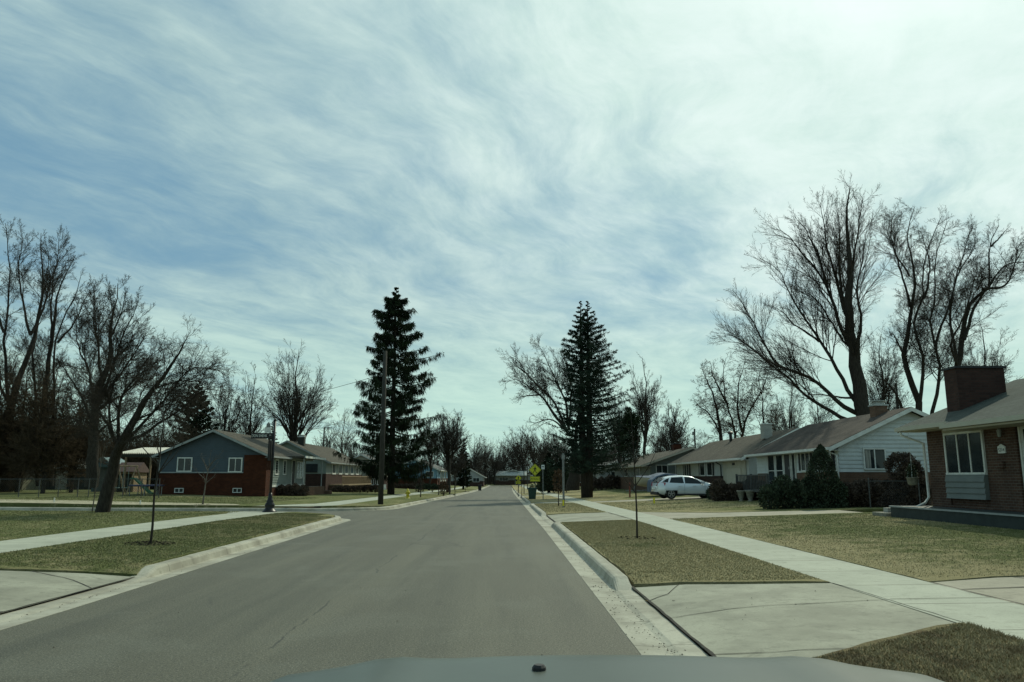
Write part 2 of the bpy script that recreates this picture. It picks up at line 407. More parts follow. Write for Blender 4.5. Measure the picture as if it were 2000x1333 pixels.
def flat(name, poly, zf, m, skirt=0., kind='structure', gx=(), gy=(), dz=0.):
    """a ground sheet from a 2-D outline: cut along grid lines so that it follows the terrain"""
    bm = bmesh.new(); vs = [bm.verts.new((p[0], p[1], 0)) for p in poly]; f0 = bm.faces.new(vs); f0.normal_update()
    if f0.normal.z < 0: f0.normal_flip()
    bmesh.ops.triangulate(bm, faces=bm.faces[:], quad_method='FIXED', ngon_method='EAR_CLIP')
    xs = [p[0] for p in poly]; ys = [p[1] for p in poly]
    for y in gy:
        if min(ys) < y < max(ys): bmesh.ops.bisect_plane(bm, geom=bm.verts[:] + bm.edges[:] + bm.faces[:], plane_co=(0, y, 0), plane_no=(0, 1, 0))
    for x in gx:
        if min(xs) < x < max(xs): bmesh.ops.bisect_plane(bm, geom=bm.verts[:] + bm.edges[:] + bm.faces[:], plane_co=(x, 0, 0), plane_no=(1, 0, 0))
    if skirt:
        be = [e for e in bm.edges if e.is_boundary]
        r_ = bmesh.ops.extrude_edge_only(bm, edges=be); low = {e for e in r_['geom'] if isinstance(e, bmesh.types.BMVert)}
    else: low = set()
    for v_ in bm.verts: v_.co.z = zf(v_.co.x, v_.co.y) + dz - (skirt if v_ in low else 0)
    bmesh.ops.recalc_face_normals(bm, faces=bm.faces)
    up = sum(f.normal.z * f.calc_area() for f in bm.faces)
    if up < 0: bmesh.ops.reverse_faces(bm, faces=bm.faces)
    me = bpy.data.meshes.new(name); bm.to_mesh(me); bm.free(); me.materials.append(MATS[m])
    o = bpy.data.objects.new(name, me); COL.objects.link(o); return tag(o, kind=kind)


GY = list(range(-15, 25, 5)) + list(range(25, 160, 8)) + [155, 200]
GX = [-200, -80, -50, -28, -24, -20, -15, -10.9, -10, -9.1, -7.5, -6.5, 2.5, 4.5, 5, 5.9, 7, 9, 12, 14, 20, 40, 60]

# ------------------------------------------------------------ ground, road, kerbs, pavements
def base_z(x, y):
    if -76 < x < 70 and -30 < y < 250: return min(road(x, y), prof(x) + g(y) * wx(x)) - .12
    return T(x, y) - .02
xs_ = sorted(set(list(np.linspace(-1500, -200, 8)) + [-150, -110, -77, -75.9] + GX + [-5.9, 1.9, 69.9, 71, 110, 160] + list(np.linspace(200, 1500, 8))))
ys_ = sorted(set([-300, -100, -31, -29.9] + GY + [249.9, 251, 300, 450, 700, 1100, 1800]))
V = [(x, y, base_z(x, y)) for y in ys_ for x in xs_]; nx_ = len(xs_)
Fs = [(j * nx_ + i, j * nx_ + i + 1, (j + 1) * nx_ + i + 1, (j + 1) * nx_ + i) for j in range(len(ys_) - 1) for i in range(nx_ - 1)]
tag(link_mesh('ground', V, Fs, 'lawn'), kind='structure')


def arc(cx, cy, r_, a0, a1, n=8):
    return [(cx + r_ * math.cos(R(a0 + (a1 - a0) * i / n)), cy + r_ * math.sin(R(a0 + (a1 - a0) * i / n))) for i in range(n + 1)]


# edges of the asphalt
E_R = [(1.27, -20), (1.27, 20), (1.27, 60), (1.3, 105), (1.6, 160), (2.4, 250)]
E_LN = [(-5.35, -20), (-5.38, 10), (-5.72, 24), (-5.98, 30)] + arc(-9.48, 30.4, 3.5, 2, 88, 10) + [(-14, 33.9), (-30, 33.9), (-74, 33.9)]
E_LF = [(-74, 39.8), (-30, 39.8), (-11.6, 39.8)] + arc(-11.0, 44.8, 5.0, -88, -2, 10) + [(-5.85, 54), (-5.3, 90), (-4.9, 115), (-4.7, 160), (-4.2, 250)]
road_poly = E_R + E_LF[::-1] + E_LN[::-1]
flat('road', road_poly, road, 'asphalt', gx=GX, gy=GY)


def resample(P, step):
    out_ = []
    for (a, b_) in zip(P[:-1], P[1:]):
        L = math.dist(a, b_); n = max(1, int(L / step))
        for i in range(n): out_.append((a[0] + (b_[0] - a[0]) * i / n, a[1] + (b_[1] - a[1]) * i / n))
    out_.append(P[-1]); return out_


def kerb(name, path, side, drops, step=.5):
    """concrete gutter pan and kerb swept along the asphalt edge; it drops at driveways"""
    P = resample(path, step)
    pr = [(-.01, -.05, 0), (-.01, .004, 0), (.30, -.012, 0), (.345, .0, .15), (.372, .10, .86), (.40, .128, .97), (.43, .138, 1.), (.55, .142, 1.), (.585, .136, 1.), (.595, .10, .9), (.60, -.15, 0)]
    V = []; n = len(pr)
    for i, p in enumerate(P):
        a = Vector(P[max(0, i - 1)]); b_ = Vector(P[min(len(P) - 1, i + 1)]); d = (b_ - a).normalized(); nrm = Vector((d.y, -d.x)) * side
        h = 1.
        for (y0, y1) in drops:
            if abs(p[0] - path[0][0]) < 8 or True:
                h = min(h, float(np.interp(p[1], [y0 - .45, y0, y1, y1 + .45], [1, .04, .04, 1])) if (p[0] > -8) else 1.)
        wb = random.uniform(-.004, .004)
        for (o_, z_, k) in pr:
            z2 = z_ if k == 0 else z_ * (1 - k + k * h) if z_ > .02 else z_
            if z_ > .02: z2 = z_ * h + .004
            x = p[0] + nrm.x * o_; y = p[1] + nrm.y * o_
            V.append((x, y, road(x, y) + z2 + (wb if k > .5 else 0)))
    Fs = [(i * n + j, i * n + j + 1, (i + 1) * n + j + 1, (i + 1) * n + j) for i in range(len(P) - 1) for j in range(n - 1)]
    o = link_mesh(name, V, Fs, 'kerb'); bm = bmesh.new(); bm.from_mesh(o.data); bmesh.ops.recalc_face_normals(bm, faces=bm.faces)
    if sum(f.normal.z for f in bm.faces) < 0: bmesh.ops.reverse_faces(bm, faces=bm.faces)
    bm.to_mesh(o.data); bm.free(); return tag(o, kind='structure')


random.seed(3)
DR_R = [(6.0, 11.5), (27.2, 34.6), (50.6, 55), (80, 85), (108, 113), (136, 141)]
DR_LN = [(3.5, 12.9)]
DR_LF = [(88, 93), (116, 121), (142, 147)]
kerb('kerb_right', E_R, 1, DR_R)
kerb('kerb_left_near', E_LN, -1, DR_LN)
kerb('kerb_left_far', E_LF, -1, DR_LF)

KR = 1.865; SR0, SR1 = 4.52, 5.86
flat('sidewalk_right', [(SR0 + .08, -20), (SR1 + .05, -20), (SR1, 10), (SR1, 60), (SR1 + .1, 250), (SR0 + .1, 250), (SR0, 60), (SR0, 10)], T, 'sidewalk', gx=GX, gy=GY, dz=.016)
flat('sidewalk_left_near', [(-9.25, -20), (-9.2, 29.5), (-9.0, 33.2), (-11.6, 33.3), (-10.9, 31.0), (-10.95, -20)], T, 'sidewalk', gx=GX, gy=GY, dz=.016)
flat('sidewalk_left_far', [(-9.1, 42.4), (-10.2, 40.5), (-12.9, 40.45), (-10.9, 45.5), (-10.8, 90), (-10.5, 250), (-9.1, 250), (-9.1, 90)], T, 'sidewalk', gx=GX, gy=GY, dz=.016)


def apron_z_r(x, y): return float(np.interp(x, [KR - .02, 2.6, SR0 + .02], [.028, .10, T(SR0, y) - g(y) + .012])) + g(y)
def apron_z_l(x, y): return float(np.interp(-x, [5.9, 6.7, 9.22], [.028, .10, T(-9.2, y) - g(y) + .012])) + g(y)
flat('driveway_apron_near', [(KR, 5.9), (4.62, 8.0), (4.54, 10.98), (3.2, 11.25), (KR, 11.6)], apron_z_r, 'apron', gx=[2.1, 2.6, 3.2, 3.8], gy=[7, 9, 10], dz=0)
for i, (a, b_) in enumerate(DR_R[1:]):
    flat('driveway_apron_%s' % ['second', 'third', 'fourth', 'fifth', 'sixth'][i], [(KR, a - .1), (SR0, a + .4), (SR0, b_ - .1), (KR, b_ + .2)], apron_z_r, 'apron', gx=[2.2, 2.6, 3.4])
flat('driveway_apron_left', [(-5.93, 12.9), (-7.0, 12.75), (-9.22, 12.4), (-9.24, 3.4), (-5.93, 3.4)], apron_z_l, 'apron', gx=[-8.5, -7.5, -6.7, -6.3], gy=[6, 9, 11])
for i, (a, b_) in enumerate(DR_LF):
    flat('driveway_apron_left_%s' % ['second', 'third', 'fourth'][i], [(-5.93, a), (-5.93, b_), (-9.12, b_), (-9.12, a)], apron_z_l, 'apron', gx=[-7.5, -6.7])
# private drives behind the pavements
flat('driveway_near', [(SR1 + .01, 6.6), (30, 6.6), (30, 11.2), (7.0, 11.25), (SR1 + .01, 10.95)], T, 'drive', gx=GX, gy=GY, dz=.012)
flat('driveway_middle', [(SR1 + .01, 27.4), (6.6, 28.0), (8, 28.3), (13.2, 28.6), (13.2, 30.9), (8.5, 31.6), (6.7, 33.3), (SR1 + .01, 34.4)], T, 'drive', gx=GX, gy=GY, dz=.012)
flat('driveway_far', [(SR1 + .01, 50.2), (SR1 + .01, 52.8), (15, 53.8), (15, 47.4), (9, 49.2)], T, 'drive', gx=GX, gy=GY, dz=.012)
flat('driveway_left', [(-10.96, 12.3), (-30, 12.3), (-30, 6), (-10.96, 6)], T, 'drive', gx=GX, gy=GY, dz=.012)

LZ = .022
def LT(x, y):
    t_ = T(x, y)
    for lst, inside, zf in ((DR_R, 1.8 < x < 4.56, apron_z_r), (DR_LN, -9.3 < x < -5.9 and y < 20, apron_z_l)):
        if inside:
            for (a, b_) in lst:
                ye = b_ + .1 - (x - KR) * .25 if (x > 0 and a == 6.0) else b_
                d = min(abs(y - ye), abs(y - (a + (x - KR) * .9 if a == 6.0 else a))); 
                dd_ = .01 if a == 6.0 and y < 9 else 1.0
                if d < dd_: q = d / dd_; q = q * q * (3 - 2 * q); t_ = min(t_, (zf(x, y) + .004) * (1 - q) + t_ * q)
    return t_
def lawn(name, poly, m='lawn'): flat(name, poly, LT, m, skirt=.22, gx=GX + [2.3, 3, 3.7, 4.2, -7, -8.2], gy=GY + [6, 7, 11.6, 11.9, 12.2, 12.6, 13, 13.3, 13.6, 14, 14.3, 26.2, 26.6, 27, 35, 35.5, 36, 49.5, 50], dz=LZ)
def wob(P, a=.02, step=.35, seed=1):
    """uneven turf edge along the paving"""
    rr = random.Random(seed); out_ = []
    for p in resample(P + [P[0]], step)[:-1]:
        out_.append((p[0] + rr.uniform(-a, a), p[1] + rr.uniform(-a, a)))
    return out_
lawn('verge_nearest', wob([(KR + .04, -10), (SR0 + .06, -10), (4.58, 7.98), (4.25, 7.86), (3.4, 7.25), (2.35, 6.5), (KR + .04, 6.15)], .022, .25))
lawn('verge_near', wob([(KR + .03, 11.72), (3.2, 11.32), (4.50, 11.05), (SR0 - .02, 27.55), (KR + .03, 27.05)], .022, .3, 2))
lawn('verge_middle', wob([(KR + .03, 34.8), (SR0 - .02, 34.55), (SR0 - .02, 51.0), (KR + .03, 50.45)], .03, .5, 3))
pr_ = [(55.2, 79.8), (85.2, 107.8), (113.2, 135.8), (141.2, 245)]
for nme, (a, b_) in zip(['verge_far', 'verge_farther', 'verge_distant', 'verge_last'], pr_):
    lawn(nme, [(KR + .03, a), (SR0, a), (SR0 + .1, b_), (KR + .03 + (.3 if b_ > 160 else 0), b_)])
lawn('front_lawn_near', wob([(SR1 + .02, 11.0), (7.0, 11.32), (30, 11.3), (34, 28.6), (13.2, 28.55), (8, 28.2), (6.6, 27.9), (SR1 + .02, 27.3)], .025, .4, 4))
lawn('front_lawn_nearest', [(SR1 + .06, -10), (30, -10), (30, 6.55), (SR1 + .06, 6.55)])
lawn('front_lawn_middle', wob([(SR1 + .02, 34.5), (6.7, 33.4), (8.5, 31.7), (13.2, 31.0), (34, 31.0), (34, 47.3), (15, 47.3), (9, 49.1), (SR1 + .02, 50.1)], .03, .6, 5))
lawn('front_lawn_far', [(SR1 + .02, 52.9), (15, 53.9), (34, 54), (68, 54), (68, 248), (SR1 + .12, 248)])
lawn('back_lawn_right', [(34.02, -10), (68, -10), (68, 54), (34.02, 54)])
lawn('verge_left_near', wob([(-5.98, 13.0), (-6.02, 13.0), (-6.33, 24), (-6.58, 30.2)] + arc(-9.48, 30.4, 2.88, 5, 75, 5) + [(-9.08, 32.9), (-9.18, 29.5), (-9.22, 12.45), (-7.0, 12.8)], .022, .35, 6))
lawn('front_lawn_left', wob([(-10.97, 12.35), (-10.93, 31), (-11.65, 33.25), (-74, 33.28), (-74, 12.35)], .03, .8, 7))
lawn('verge_left_far', [(-9.05, 42.6), (-9.6, 41.2), (-7.9, 42.6), (-6.75, 44.6), (-6.5, 47), (-6.45, 54), (-6.0, 87.9), (-9.05, 87.9)])
for nme, (a, b_) in zip(['verge_left_farther', 'verge_left_distant', 'verge_left_last'], [(93.1, 115.9), (121.1, 141.9), (147.1, 245)]):
    xk = float(np.interp(a, [90, 115, 160], [-5.92, -5.55, -5.35]))
    lawn(nme, [(xk, a), (xk + .02, b_), (-9.05, b_), (-9.05, a)])
lawn('front_lawn_left_far', [(-13.0, 40.5), (-10.95, 45.6), (-10.85, 90), (-10.55, 248), (-74, 248), (-74, 40.45)])
flat('dry_verge_strip', wob([(-13.6, 40.7), (-16, 40.6), (-30, 40.6), (-74, 40.6), (-74, 46.2), (-33, 45.6), (-20, 44.6), (-14.6, 42.8)], .12, 1., 8), T, 'dry_grass', gx=GX, gy=GY, dz=.042)

# joints and cracks in the paving, filled with dirt
def strip(mb, P, wd, zf, dz=.006, jit=.01):
    P = resample(P, .25); L = []; Rr = []
    for i, p in enumerate(P):
        a = Vector(P[max(0, i - 1)]); b_ = Vector(P[min(len(P) - 1, i + 1)]); d = (b_ - a).normalized(); nn = Vector((-d.y, d.x))
        c_ = Vector(p) + nn * random.uniform(-jit, jit); h = wd * random.uniform(.55, 1.3) / 2
        for q, lst in ((c_ + nn * h, L), (c_ - nn * h, Rr)): lst.append((q.x, q.y, zf(q.x, q.y) + dz))
    n = len(P); mb.add(L + Rr, [(i, i + 1, n + i + 1, n + i) for i in range(n - 1)])
jm = MB(); az = lambda x, y: apron_z_r(x, y)
strip(jm, [(KR + .012, 4.6), (KR + .012, 11.9)], .045, lambda x, y: road(x, y) + .028, .008, .008)
strip(jm, [(KR, 9.1), (3.0, 9.4), (4.58, 9.5)], .015, az)
strip(jm, [(KR, 10.35), (2.2, 10.75), (2.5, 11.45)], .014, az)
strip(jm, [(KR, 7.3), (2.4, 7.15), (3.2, 7.1)], .013, az)
strip(jm, [(4.60, 8.05), (4.53, 10.95)], .016, lambda x, y: T(x, y) + .012)
strip(jm, [(KR + .012, 27.0), (KR + .012, 35)], .05, lambda x, y: road(x, y) + .028, .008)
strip(jm, [(4.6, 9.5), (5.84, 9.55)], .02, lambda x, y: T(x, y) + .018)
strip(jm, [(5.9, 10.25), (7.5, 10.35), (12, 10.3)], .035, lambda x, y: T(x, y) + .014)
strip(jm, [(7.2, 11.2), (8.0, 10.4)], .03, lambda x, y: T(x, y) + .014)
strip(jm, [(5.87, 7), (5.87, 10.9)], .03, lambda x, y: T(x, y) + .018)
strip(jm, [(-5.945, 3.5), (-5.945, 12.9)], .03, lambda x, y: road(x, y) + .028, .008)
strip(jm, [(-5.95, 11.6), (-6.5, 12.1), (-7.5, 12.7)], .022, apron_z_l)
strip(jm, [(-5.95, 9.6), (-7.5, 9.7), (-9.2, 9.6)], .02, apron_z_l)
strip(jm, [(SR0 + .01, 27.6), (SR0 + .01, 34.4)], .03, lambda x, y: T(x, y) + .018)
strip(jm, [(1.3, 8.95), (1.6, 9.05), (KR, 9.1)], .018, lambda x, y: road(x, y), .012)
strip(jm, [(1.3, 11.9), (1.6, 11.95), (KR, 12.0)], .018, lambda x, y: road(x, y), .012)
strip(jm, [(-5.38, 13.4), (-5.7, 13.4)], .018, lambda x, y: road(x, y), .012)
tag(jm.build('pavement_joints', 'joint'), kind='structure')
# grit and leaf scraps lying in the gutter
gm = MB(); rg = random.Random(5)
for k in range(650):
    y = rg.uniform(5, 40) if k % 3 else rg.uniform(6, 12); x = rg.choice([1.50, 1.56, 1.60, 1.35]) + rg.gauss(0, .05)
    if k % 5 == 0: x = -5.62 + rg.gauss(0, .04)
    if k % 37 == 0: x = rg.uniform(1.9, 4.4); y = rg.uniform(8.2, 10.8)
    if k % 17 == 0: x = rg.uniform(-4.5, 1.0)
    z = (apron_z_r(x, y) if 1.87 < x < 4.5 else road(x, y)) + .006; s_ = rg.uniform(.004, .015); a = rg.uniform(0, 6.28)
    q = [(x + s_ * math.cos(a + i * 2.1) * rg.uniform(.5, 1.3), y + s_ * math.sin(a + i * 2.1) * 1.3, z) for i in range(3)]
    gm.add(q + [(x, y, z + s_ * .6)], [(0, 1, 3), (1, 2, 3), (2, 0, 3)])
tag(gm.build('gutter_grit', 'dirt'), kind='stuff')
# grass blades near the camera
rng = np.random.default_rng(11)
def blades(name, rects, m='grass_blades'):
    Vs = []
    for (x0, x1, y0, y1, n, hh, keep) in rects:
        X = rng.uniform(x0, x1, n); Y = rng.uniform(y0, y1, n)
        if keep is not None: k = keep(X, Y); X, Y = X[k], Y[k]
        n = len(X); Z = np.array([LT(a, b_) for a, b_ in zip(X, Y)]) + LZ - .005
        D_ = np.hypot(X, Y); wd = .0032 + D_ * .00032; h = hh * .62 * rng.uniform(.45, 1.25, n); a = rng.uniform(0, 6.28, n); l = rng.uniform(0, 6.28, n); le = rng.uniform(.2, 1.3, n) * h
        p0 = np.stack([X - wd * np.cos(a), Y - wd * np.sin(a), Z], 1); p1 = np.stack([X + wd * np.cos(a), Y + wd * np.sin(a), Z], 1)
        p2 = np.stack([X + le * np.cos(l), Y + le * np.sin(l), Z + h], 1)
        Vs.append(np.stack([p0, p1, p2], 1).reshape(-1, 3))
    V_ = np.concatenate(Vs); return tag(link_mesh(name, V_, np.arange(len(V_)).reshape(-1, 3), m), kind='stuff')
blades('grass', [
    (1.9, 4.62, 4.6, 8.0, 52000, .045, lambda X, Y: Y < 6.1 + (X - 1.87) * .69),
    (1.9, 4.5, 11.3, 27.2, 95000, .036, lambda X, Y: Y > 11.75 - (X - 1.87) * .25),
    (5.9, 22, 11.35, 28, 120000, .04, lambda X, Y: (X < Y * .8)),
    (-9.2, -6.1, 12.95, 32, 85000, .04, lambda X, Y: (X < -6.05 - (Y - 13) * .03) & ((Y < 30) | (X < -7.2))),
    (-26, -11, 14, 33.2, 60000, .045, lambda X, Y: X > -Y * .75),
    (1.9, 4.5, 35, 50, 9000, .045, None), (5.9, 14, 35, 49, 12000, .05, None), (-30, -14, 43, 60, 20000, .07, None)])

# ------------------------------------------------------------ houses
def wallpt(side, c, s, d, z):
    """a point on a wall: side says which way it faces, s runs along it, d sticks out of it"""
    return {'x-': (c - d, s, z), 'x+': (c + d, s, z), 'y-': (s, c - d, z)}[side]


def wbox(mb, side, c, s0, s1, d0, d1, z0, z1):
    a = wallpt(side, c, s0, d0, z0); b_ = wallpt(side, c, s1, d1, z1)
    return mb.box(a[0], b_[0], a[1], b_[1], a[2], b_[2])


def window(P, side, c, s0, s1, z0, z1, mull=1, trim='white_trim', fw=.06, rail=False, curtain=False, sill=True, name='window', glass='glass'):
    f = MB()
    wbox(f, side, c, s0 - fw, s1 + fw, -.02, .045, z1, z1 + fw); wbox(f, side, c, s0 - fw, s1 + fw, -.02, .06 if sill else .045, z0 - fw, z0)
    wbox(f, side, c, s0 - fw, s0, -.02, .04, z0, z1); wbox(f, side, c, s1, s1 + fw, -.02, .04, z0, z1)
    for k in range(1, mull + 1):
        s = s0 + (s1 - s0) * k / (mull + 1); wbox(f, side, c, s - .025, s + .025, -.02, .035, z0, z1)
    o = f.build(name, trim, P)
    pg = MB(); wbox(pg, side, c, s0, s1, -.03, .012, z0, z1)
    pn = pg.build('pane', glass, o) if False else link_child(pg, 'pane', glass, o, P)
    if rail:
        r_ = MB(); zm = (z0 + z1) / 2; wbox(r_, side, c, s0, s1, .012, .034, zm - .022, zm + .022); link_child(r_, 'rail', trim, o, P)
    if curtain:
        r_ = MB(); w_ = (s1 - s0)
        wbox(r_, side, c, s0 + w_ * .04, s0 + w_ * .30, .0121, .016, z0 + .02, z1 - .02); link_child(r_, 'curtain', 'curtain', o, P)
    return o


def link_child(mb, name, m, parent, root, **k):
    """a sub-part: the meshes keep world-true places below a root that only has a location"""
    V = np.array(mb.v) - np.array(root.location); o = link_mesh(name, V, mb.f, m, parent, local=True); return o


def shutters(P, side, c, s0, s1, z0, z1, m='black_plastic', wd=.28):
    for a in (s0 - .07 - wd, s1 + .07):
        f = MB(); wbox(f, side, c, a, a + wd, 0, .03, z0 - .03, z1 + .03)
        for k in range(12):
            z = z0 + (z1 - z0) * (k + .5) / 12; wbox(f, side, c, a + .04, a + wd - .04, .03, .042, z - .02, z + .03)
        f.build('shutter', m, P)


def door(P, side, c, s0, s1, z0, z1, m='dark_door', trim='white_trim', glassy=False):
    f = MB(); wbox(f, side, c, s0, s1, -.02, .03, z0, z1); o = f.build('door', m, P)
    f = MB(); wbox(f, side, c, s0 - .07, s0, -.02, .05, z0, z1); wbox(f, side, c, s1, s1 + .07, -.02, .05, z0, z1); wbox(f, side, c, s0 - .07, s1 + .07, -.02, .05, z1, z1 + .07)
    link_child(f, 'door_frame', trim, o, P)
    f = MB(); wbox(f, side, c, s0 + .06, s0 + .1, .03, .09, z0 + .95, z0 + 1.08); link_child(f, 'handle', 'pale_steel', o, P)
    if glassy:
        f = MB(); wbox(f, side, c, s0 + .12, s1 - .12, .03, .036, z0 + .9, z1 - .12); link_child(f, 'pane', 'glass', o, P)
    return o


def clap(mb, side, c, s0, s1, z0, z1, top=None, step=.18):
    """lapped boards: each one leans out at its lower edge; top(z) gives the span under a gable"""
    z = z0
    while z < z1 - .01:
        zt = min(z + step, z1); a0, a1 = (s0, s1) if top is None else top(z); b0, b1 = (s0, s1) if top is None else top(zt)
        if a1 - a0 < .1: break
        if b1 - b0 < .02: b0 = b1 = (a0 + a1) / 2
        Vv = [wallpt(side, c, a0, 0, z), wallpt(side, c, a1, 0, z), wallpt(side, c, a1, .042, z), wallpt(side, c, a0, .042, z),
              wallpt(side, c, b0, 0, zt), wallpt(side, c, b1, 0, zt), wallpt(side, c, b1, .004, zt), wallpt(side, c, b0, .004, zt)]
        mb.add(Vv, [(0, 1, 2, 3), (3, 2, 6, 7), (0, 3, 7, 4), (1, 5, 6, 2), (4, 7, 6, 5)]); z = zt
    return mb


def house(label, x0, x1, y0, y1, zb, zs, ze, zr, brickm, sidm, roofm, trim='white_trim', over=.5, rake=.3, group=None, boards=(), cat='house', gut=None):
    """a low ranch house, ridge along the street"""
    xm = (x0 + x1) / 2; P = thing('ranch_house', (x0 if x0 > 0 else x1, y0, zb), label, cat, group)
    pit = (zr - ze) / (xm - x0)
    b_ = MB(); b_.box(x0, x1, y0, y1, zb - .5, zs); b_.build('brick_wall', brickm, P)
    s = MB(); e = .012
    s.prism([(x0 + e, zs), (x1 - e, zs), (x1 - e, ze - .06), (xm, zr - .06), (x0 + e, ze - .06)], y0 + e, y1 - e)
    gab = lambda z: (x0 + max(0, (z - ze + .06)) / pit, x1 - max(0, (z - ze + .06)) / pit)
    if 'y-' in boards: clap(s, 'y-', y0 + e, x0, x1, zs, zr - .1, gab)
    if 'x-' in boards: clap(s, 'x-', x0 + e, y0, y1, zs, ze - .06)
    if 'x+' in boards: clap(s, 'x+', x1 - e, y0, y1, zs, ze - .06)
    s.build('siding', sidm, P)
    r_ = MB(); t_ = .10; eo = over; zo = ze - eo * pit
    r_.prism([(x0 - eo, zo), (xm, zr), (xm, zr + t_), (x0 - eo, zo + t_)], y0 - rake, y1 + rake)
    r_.prism([(xm, zr), (x1 + eo, zo), (x1 + eo, zo + t_), (xm, zr + t_)], y0 - rake, y1 + rake)
    roof = r_.build('roof', roofm, P)
    tr = MB()
    for sx, xe in ((-1, x0 - eo), (1, x1 + eo)):
        tr.box(xe, xe + sx * .11, y0 - rake, y1 + rake, zo - .03, zo + .09)                 # gutter
        tr.box(xe - sx * .02, xe - sx * (eo + .0), y0 - rake, y1 + rake, zo - .05, zo - .03)       # soffit
    for yy in (y0 - rake, y1 + rake):                                                      # rake boards
        a = -.03 if yy < y1 else .03
        for sg in (-1, 1):
            xe = xm + sg * (xm - x0 + eo); tr.prism([(xe, zo - .10), (xm, zr - .10), (xm, zr + t_ - .02), (xe, zo + t_ - .02)], yy, yy + a)
    tr.build('roof_trim', trim, P)
    return P


def chimney(P, x0, x1, y0, y1, z0, z1, m='brick_red', cap='grey_trim', hat=True):
    c = MB(); c.box(x0, x1, y0, y1, z0, z1); o = c.build('chimney', m, P)
    c = MB(); c.box(x0 - .05, x1 + .05, y0 - .05, y1 + .05, z1, z1 + .07)
    if hat: c.box(x0 + .1, x1 - .1, y0 + .1, y1 - .1, z1 + .07, z1 + .22); c.box(x0 - .02, x1 + .02, y0 - .02, y1 + .02, z1 + .22, z1 + .26)
    link_child(c, 'chimney_cap', cap, o, P)


# --- nearest house on the right (brown brick, dark porch slab)
zb = .36
A = thing('ranch_house', (13.9, 26.3, zb), 'nearest brown brick house on the right with wide chimney and dark porch slab', 'house')
xA = 13.95; yA0, yA1 = 12.0, 25.4; xm = 17.4; ze, zr = 3.42, 4.78
wl = MB()
wl.box(xA, 20.9, yA0, yA1, zb - .4, .78)
wl.box(xA, xA + .25, 24.35, yA1, .78, 3.12); wl.box(xA, xA + .25, 20.95, 22.35, .78, 3.12)
wl.box(xA + .05, xA + .25, 22.35, 24.35, .78, .98)
wl.box(xA + .26, 20.9, yA1 - .25, yA1, .78, 3.2); wl.box(xA, xA + .25, yA0, 19.75, .78, 3.12); wl.box(20.65, 20.9, yA0, yA1, .78, 3.2)
wl.box(xA + .26, 20.6, yA0, yA0 + .25, .78, 3.2)
wl.build('brick_wall', 'brick_brown', A)
s_ = MB(); s_.prism([(xA + .1, 3.2), (20.8, 3.2), (20.8, 3.34), (xm, zr - .12), (xA + .1, 3.34)], yA0 + .1, yA1 - .02)
s_.box(xA - .01, xA + .2, yA0, yA1, 3.12, 3.36); clap(s_, 'y-', yA1 + 0.0, xA, 20.9, 3.2, 3.3)
s_.build('gable_siding', 'siding_cream', A)
# a box below the window, clad with lapped boards
s_ = MB(); s_.box(xA - .10, xA + .04, 22.36, 24.34, .98, 1.70); clap(s_, 'x-', xA - .10, 22.36, 24.34, .98, 1.66, step=.17); s_.build('window_apron', 'siding_slate', A)
window(A, 'x-', xA - .02, 22.42, 24.28, 1.76, 2.92, mull=2, fw=.07, name='picture_window')
s_ = MB(); wbox(s_, 'x-', xA, 22.3, 24.4, -.02, .05, 3.0, 3.13); s_.build('window_head', 'cream_trim', A)
door(A, 'x-', xA + .1, 19.9, 20.85, .80, 3.02, 'white_door', glassy=True)
r_ = MB(); eo = .85; pt = (zr - ze) / (xm - xA); zo = ze - .62 * pt
r_.prism([(xA - .72, zo - .02), (xm, zr), (xm, zr + .11), (xA - .72, zo + .09)], 22.75, yA1 + .45)
r_.prism([(xA - .95, zo - .11), (xm, zr), (xm, zr + .11), (xA - .95, zo)], yA0 - .4, 22.75)
r_.prism([(xm, zr), (21.5, zo), (21.5, zo + .1), (xm, zr + .11)], yA0 - .4, yA1 + .45)
r_.build('roof', 'roof_green', A)
tr = MB(); tr.box(xA - .83, xA - .72, 22.75, yA1 + .45, zo - .05, zo + .08); tr.box(xA - 1.06, xA - .95, yA0 - .4, 22.75, zo - .14, zo - .01)
tr.box(xA - .72, xA, 22.75, yA1 + .4, zo - .075, zo - .05); tr.box(xA - .95, xA, yA0 - .4, 22.75, zo - .20, zo - .15)
for sg in (-1, 1):
    xe = xm + sg * (xm - xA + .72); tr.prism([(xe, zo - .1), (xm, zr - .12), (xm, zr + .09), (xe, zo + .08)], yA1 + .45, yA1 + .48)
tr.build('gutter', 'cream_trim', A)
d_ = MB(); d_.tube([(xA - .76, 25.62, zo - .02), (xA - .74, 25.6, zo - .18), (xA - .07, 25.5, zo - .45), (xA - .07, 25.48, .98), (xA - .25, 25.4, .80), (xA - 1.1, 25.0, .52)], .042, 8); d_.build('downspout', 'white_trim', A, smooth=True)
chimney(A, 14.32, 15.85, 24.0, 24.7, 3.3, 5.03, 'brick_dark', 'black_plastic', hat=False)
pb = MB(); pb.box(xA - 1.35, xA - .03, 13.0, 25.5, zb - .5, .70); A_p = pb.build('porch', 'porch_paint', A)
pb = MB(); pb.box(xA - 1.385, xA - 1.34, 12.97, 25.53, .67, .715); pb.box(xA - 1.34, xA - .03, 25.5, 25.53, .67, .715); link_child(pb, 'porch_edge', 'grey_trim', A_p, A)
pl = MB(); wbox(pl, 'x-', xA, 21.42, 21.74, 0, .03, 2.28, 2.47); pl.prism([(21.42, 2.47), (21.58, 2.54), (21.74, 2.47)], xA - .03, xA, 'x')
nb = pl.build('number_plaque', 'white_trim', A)


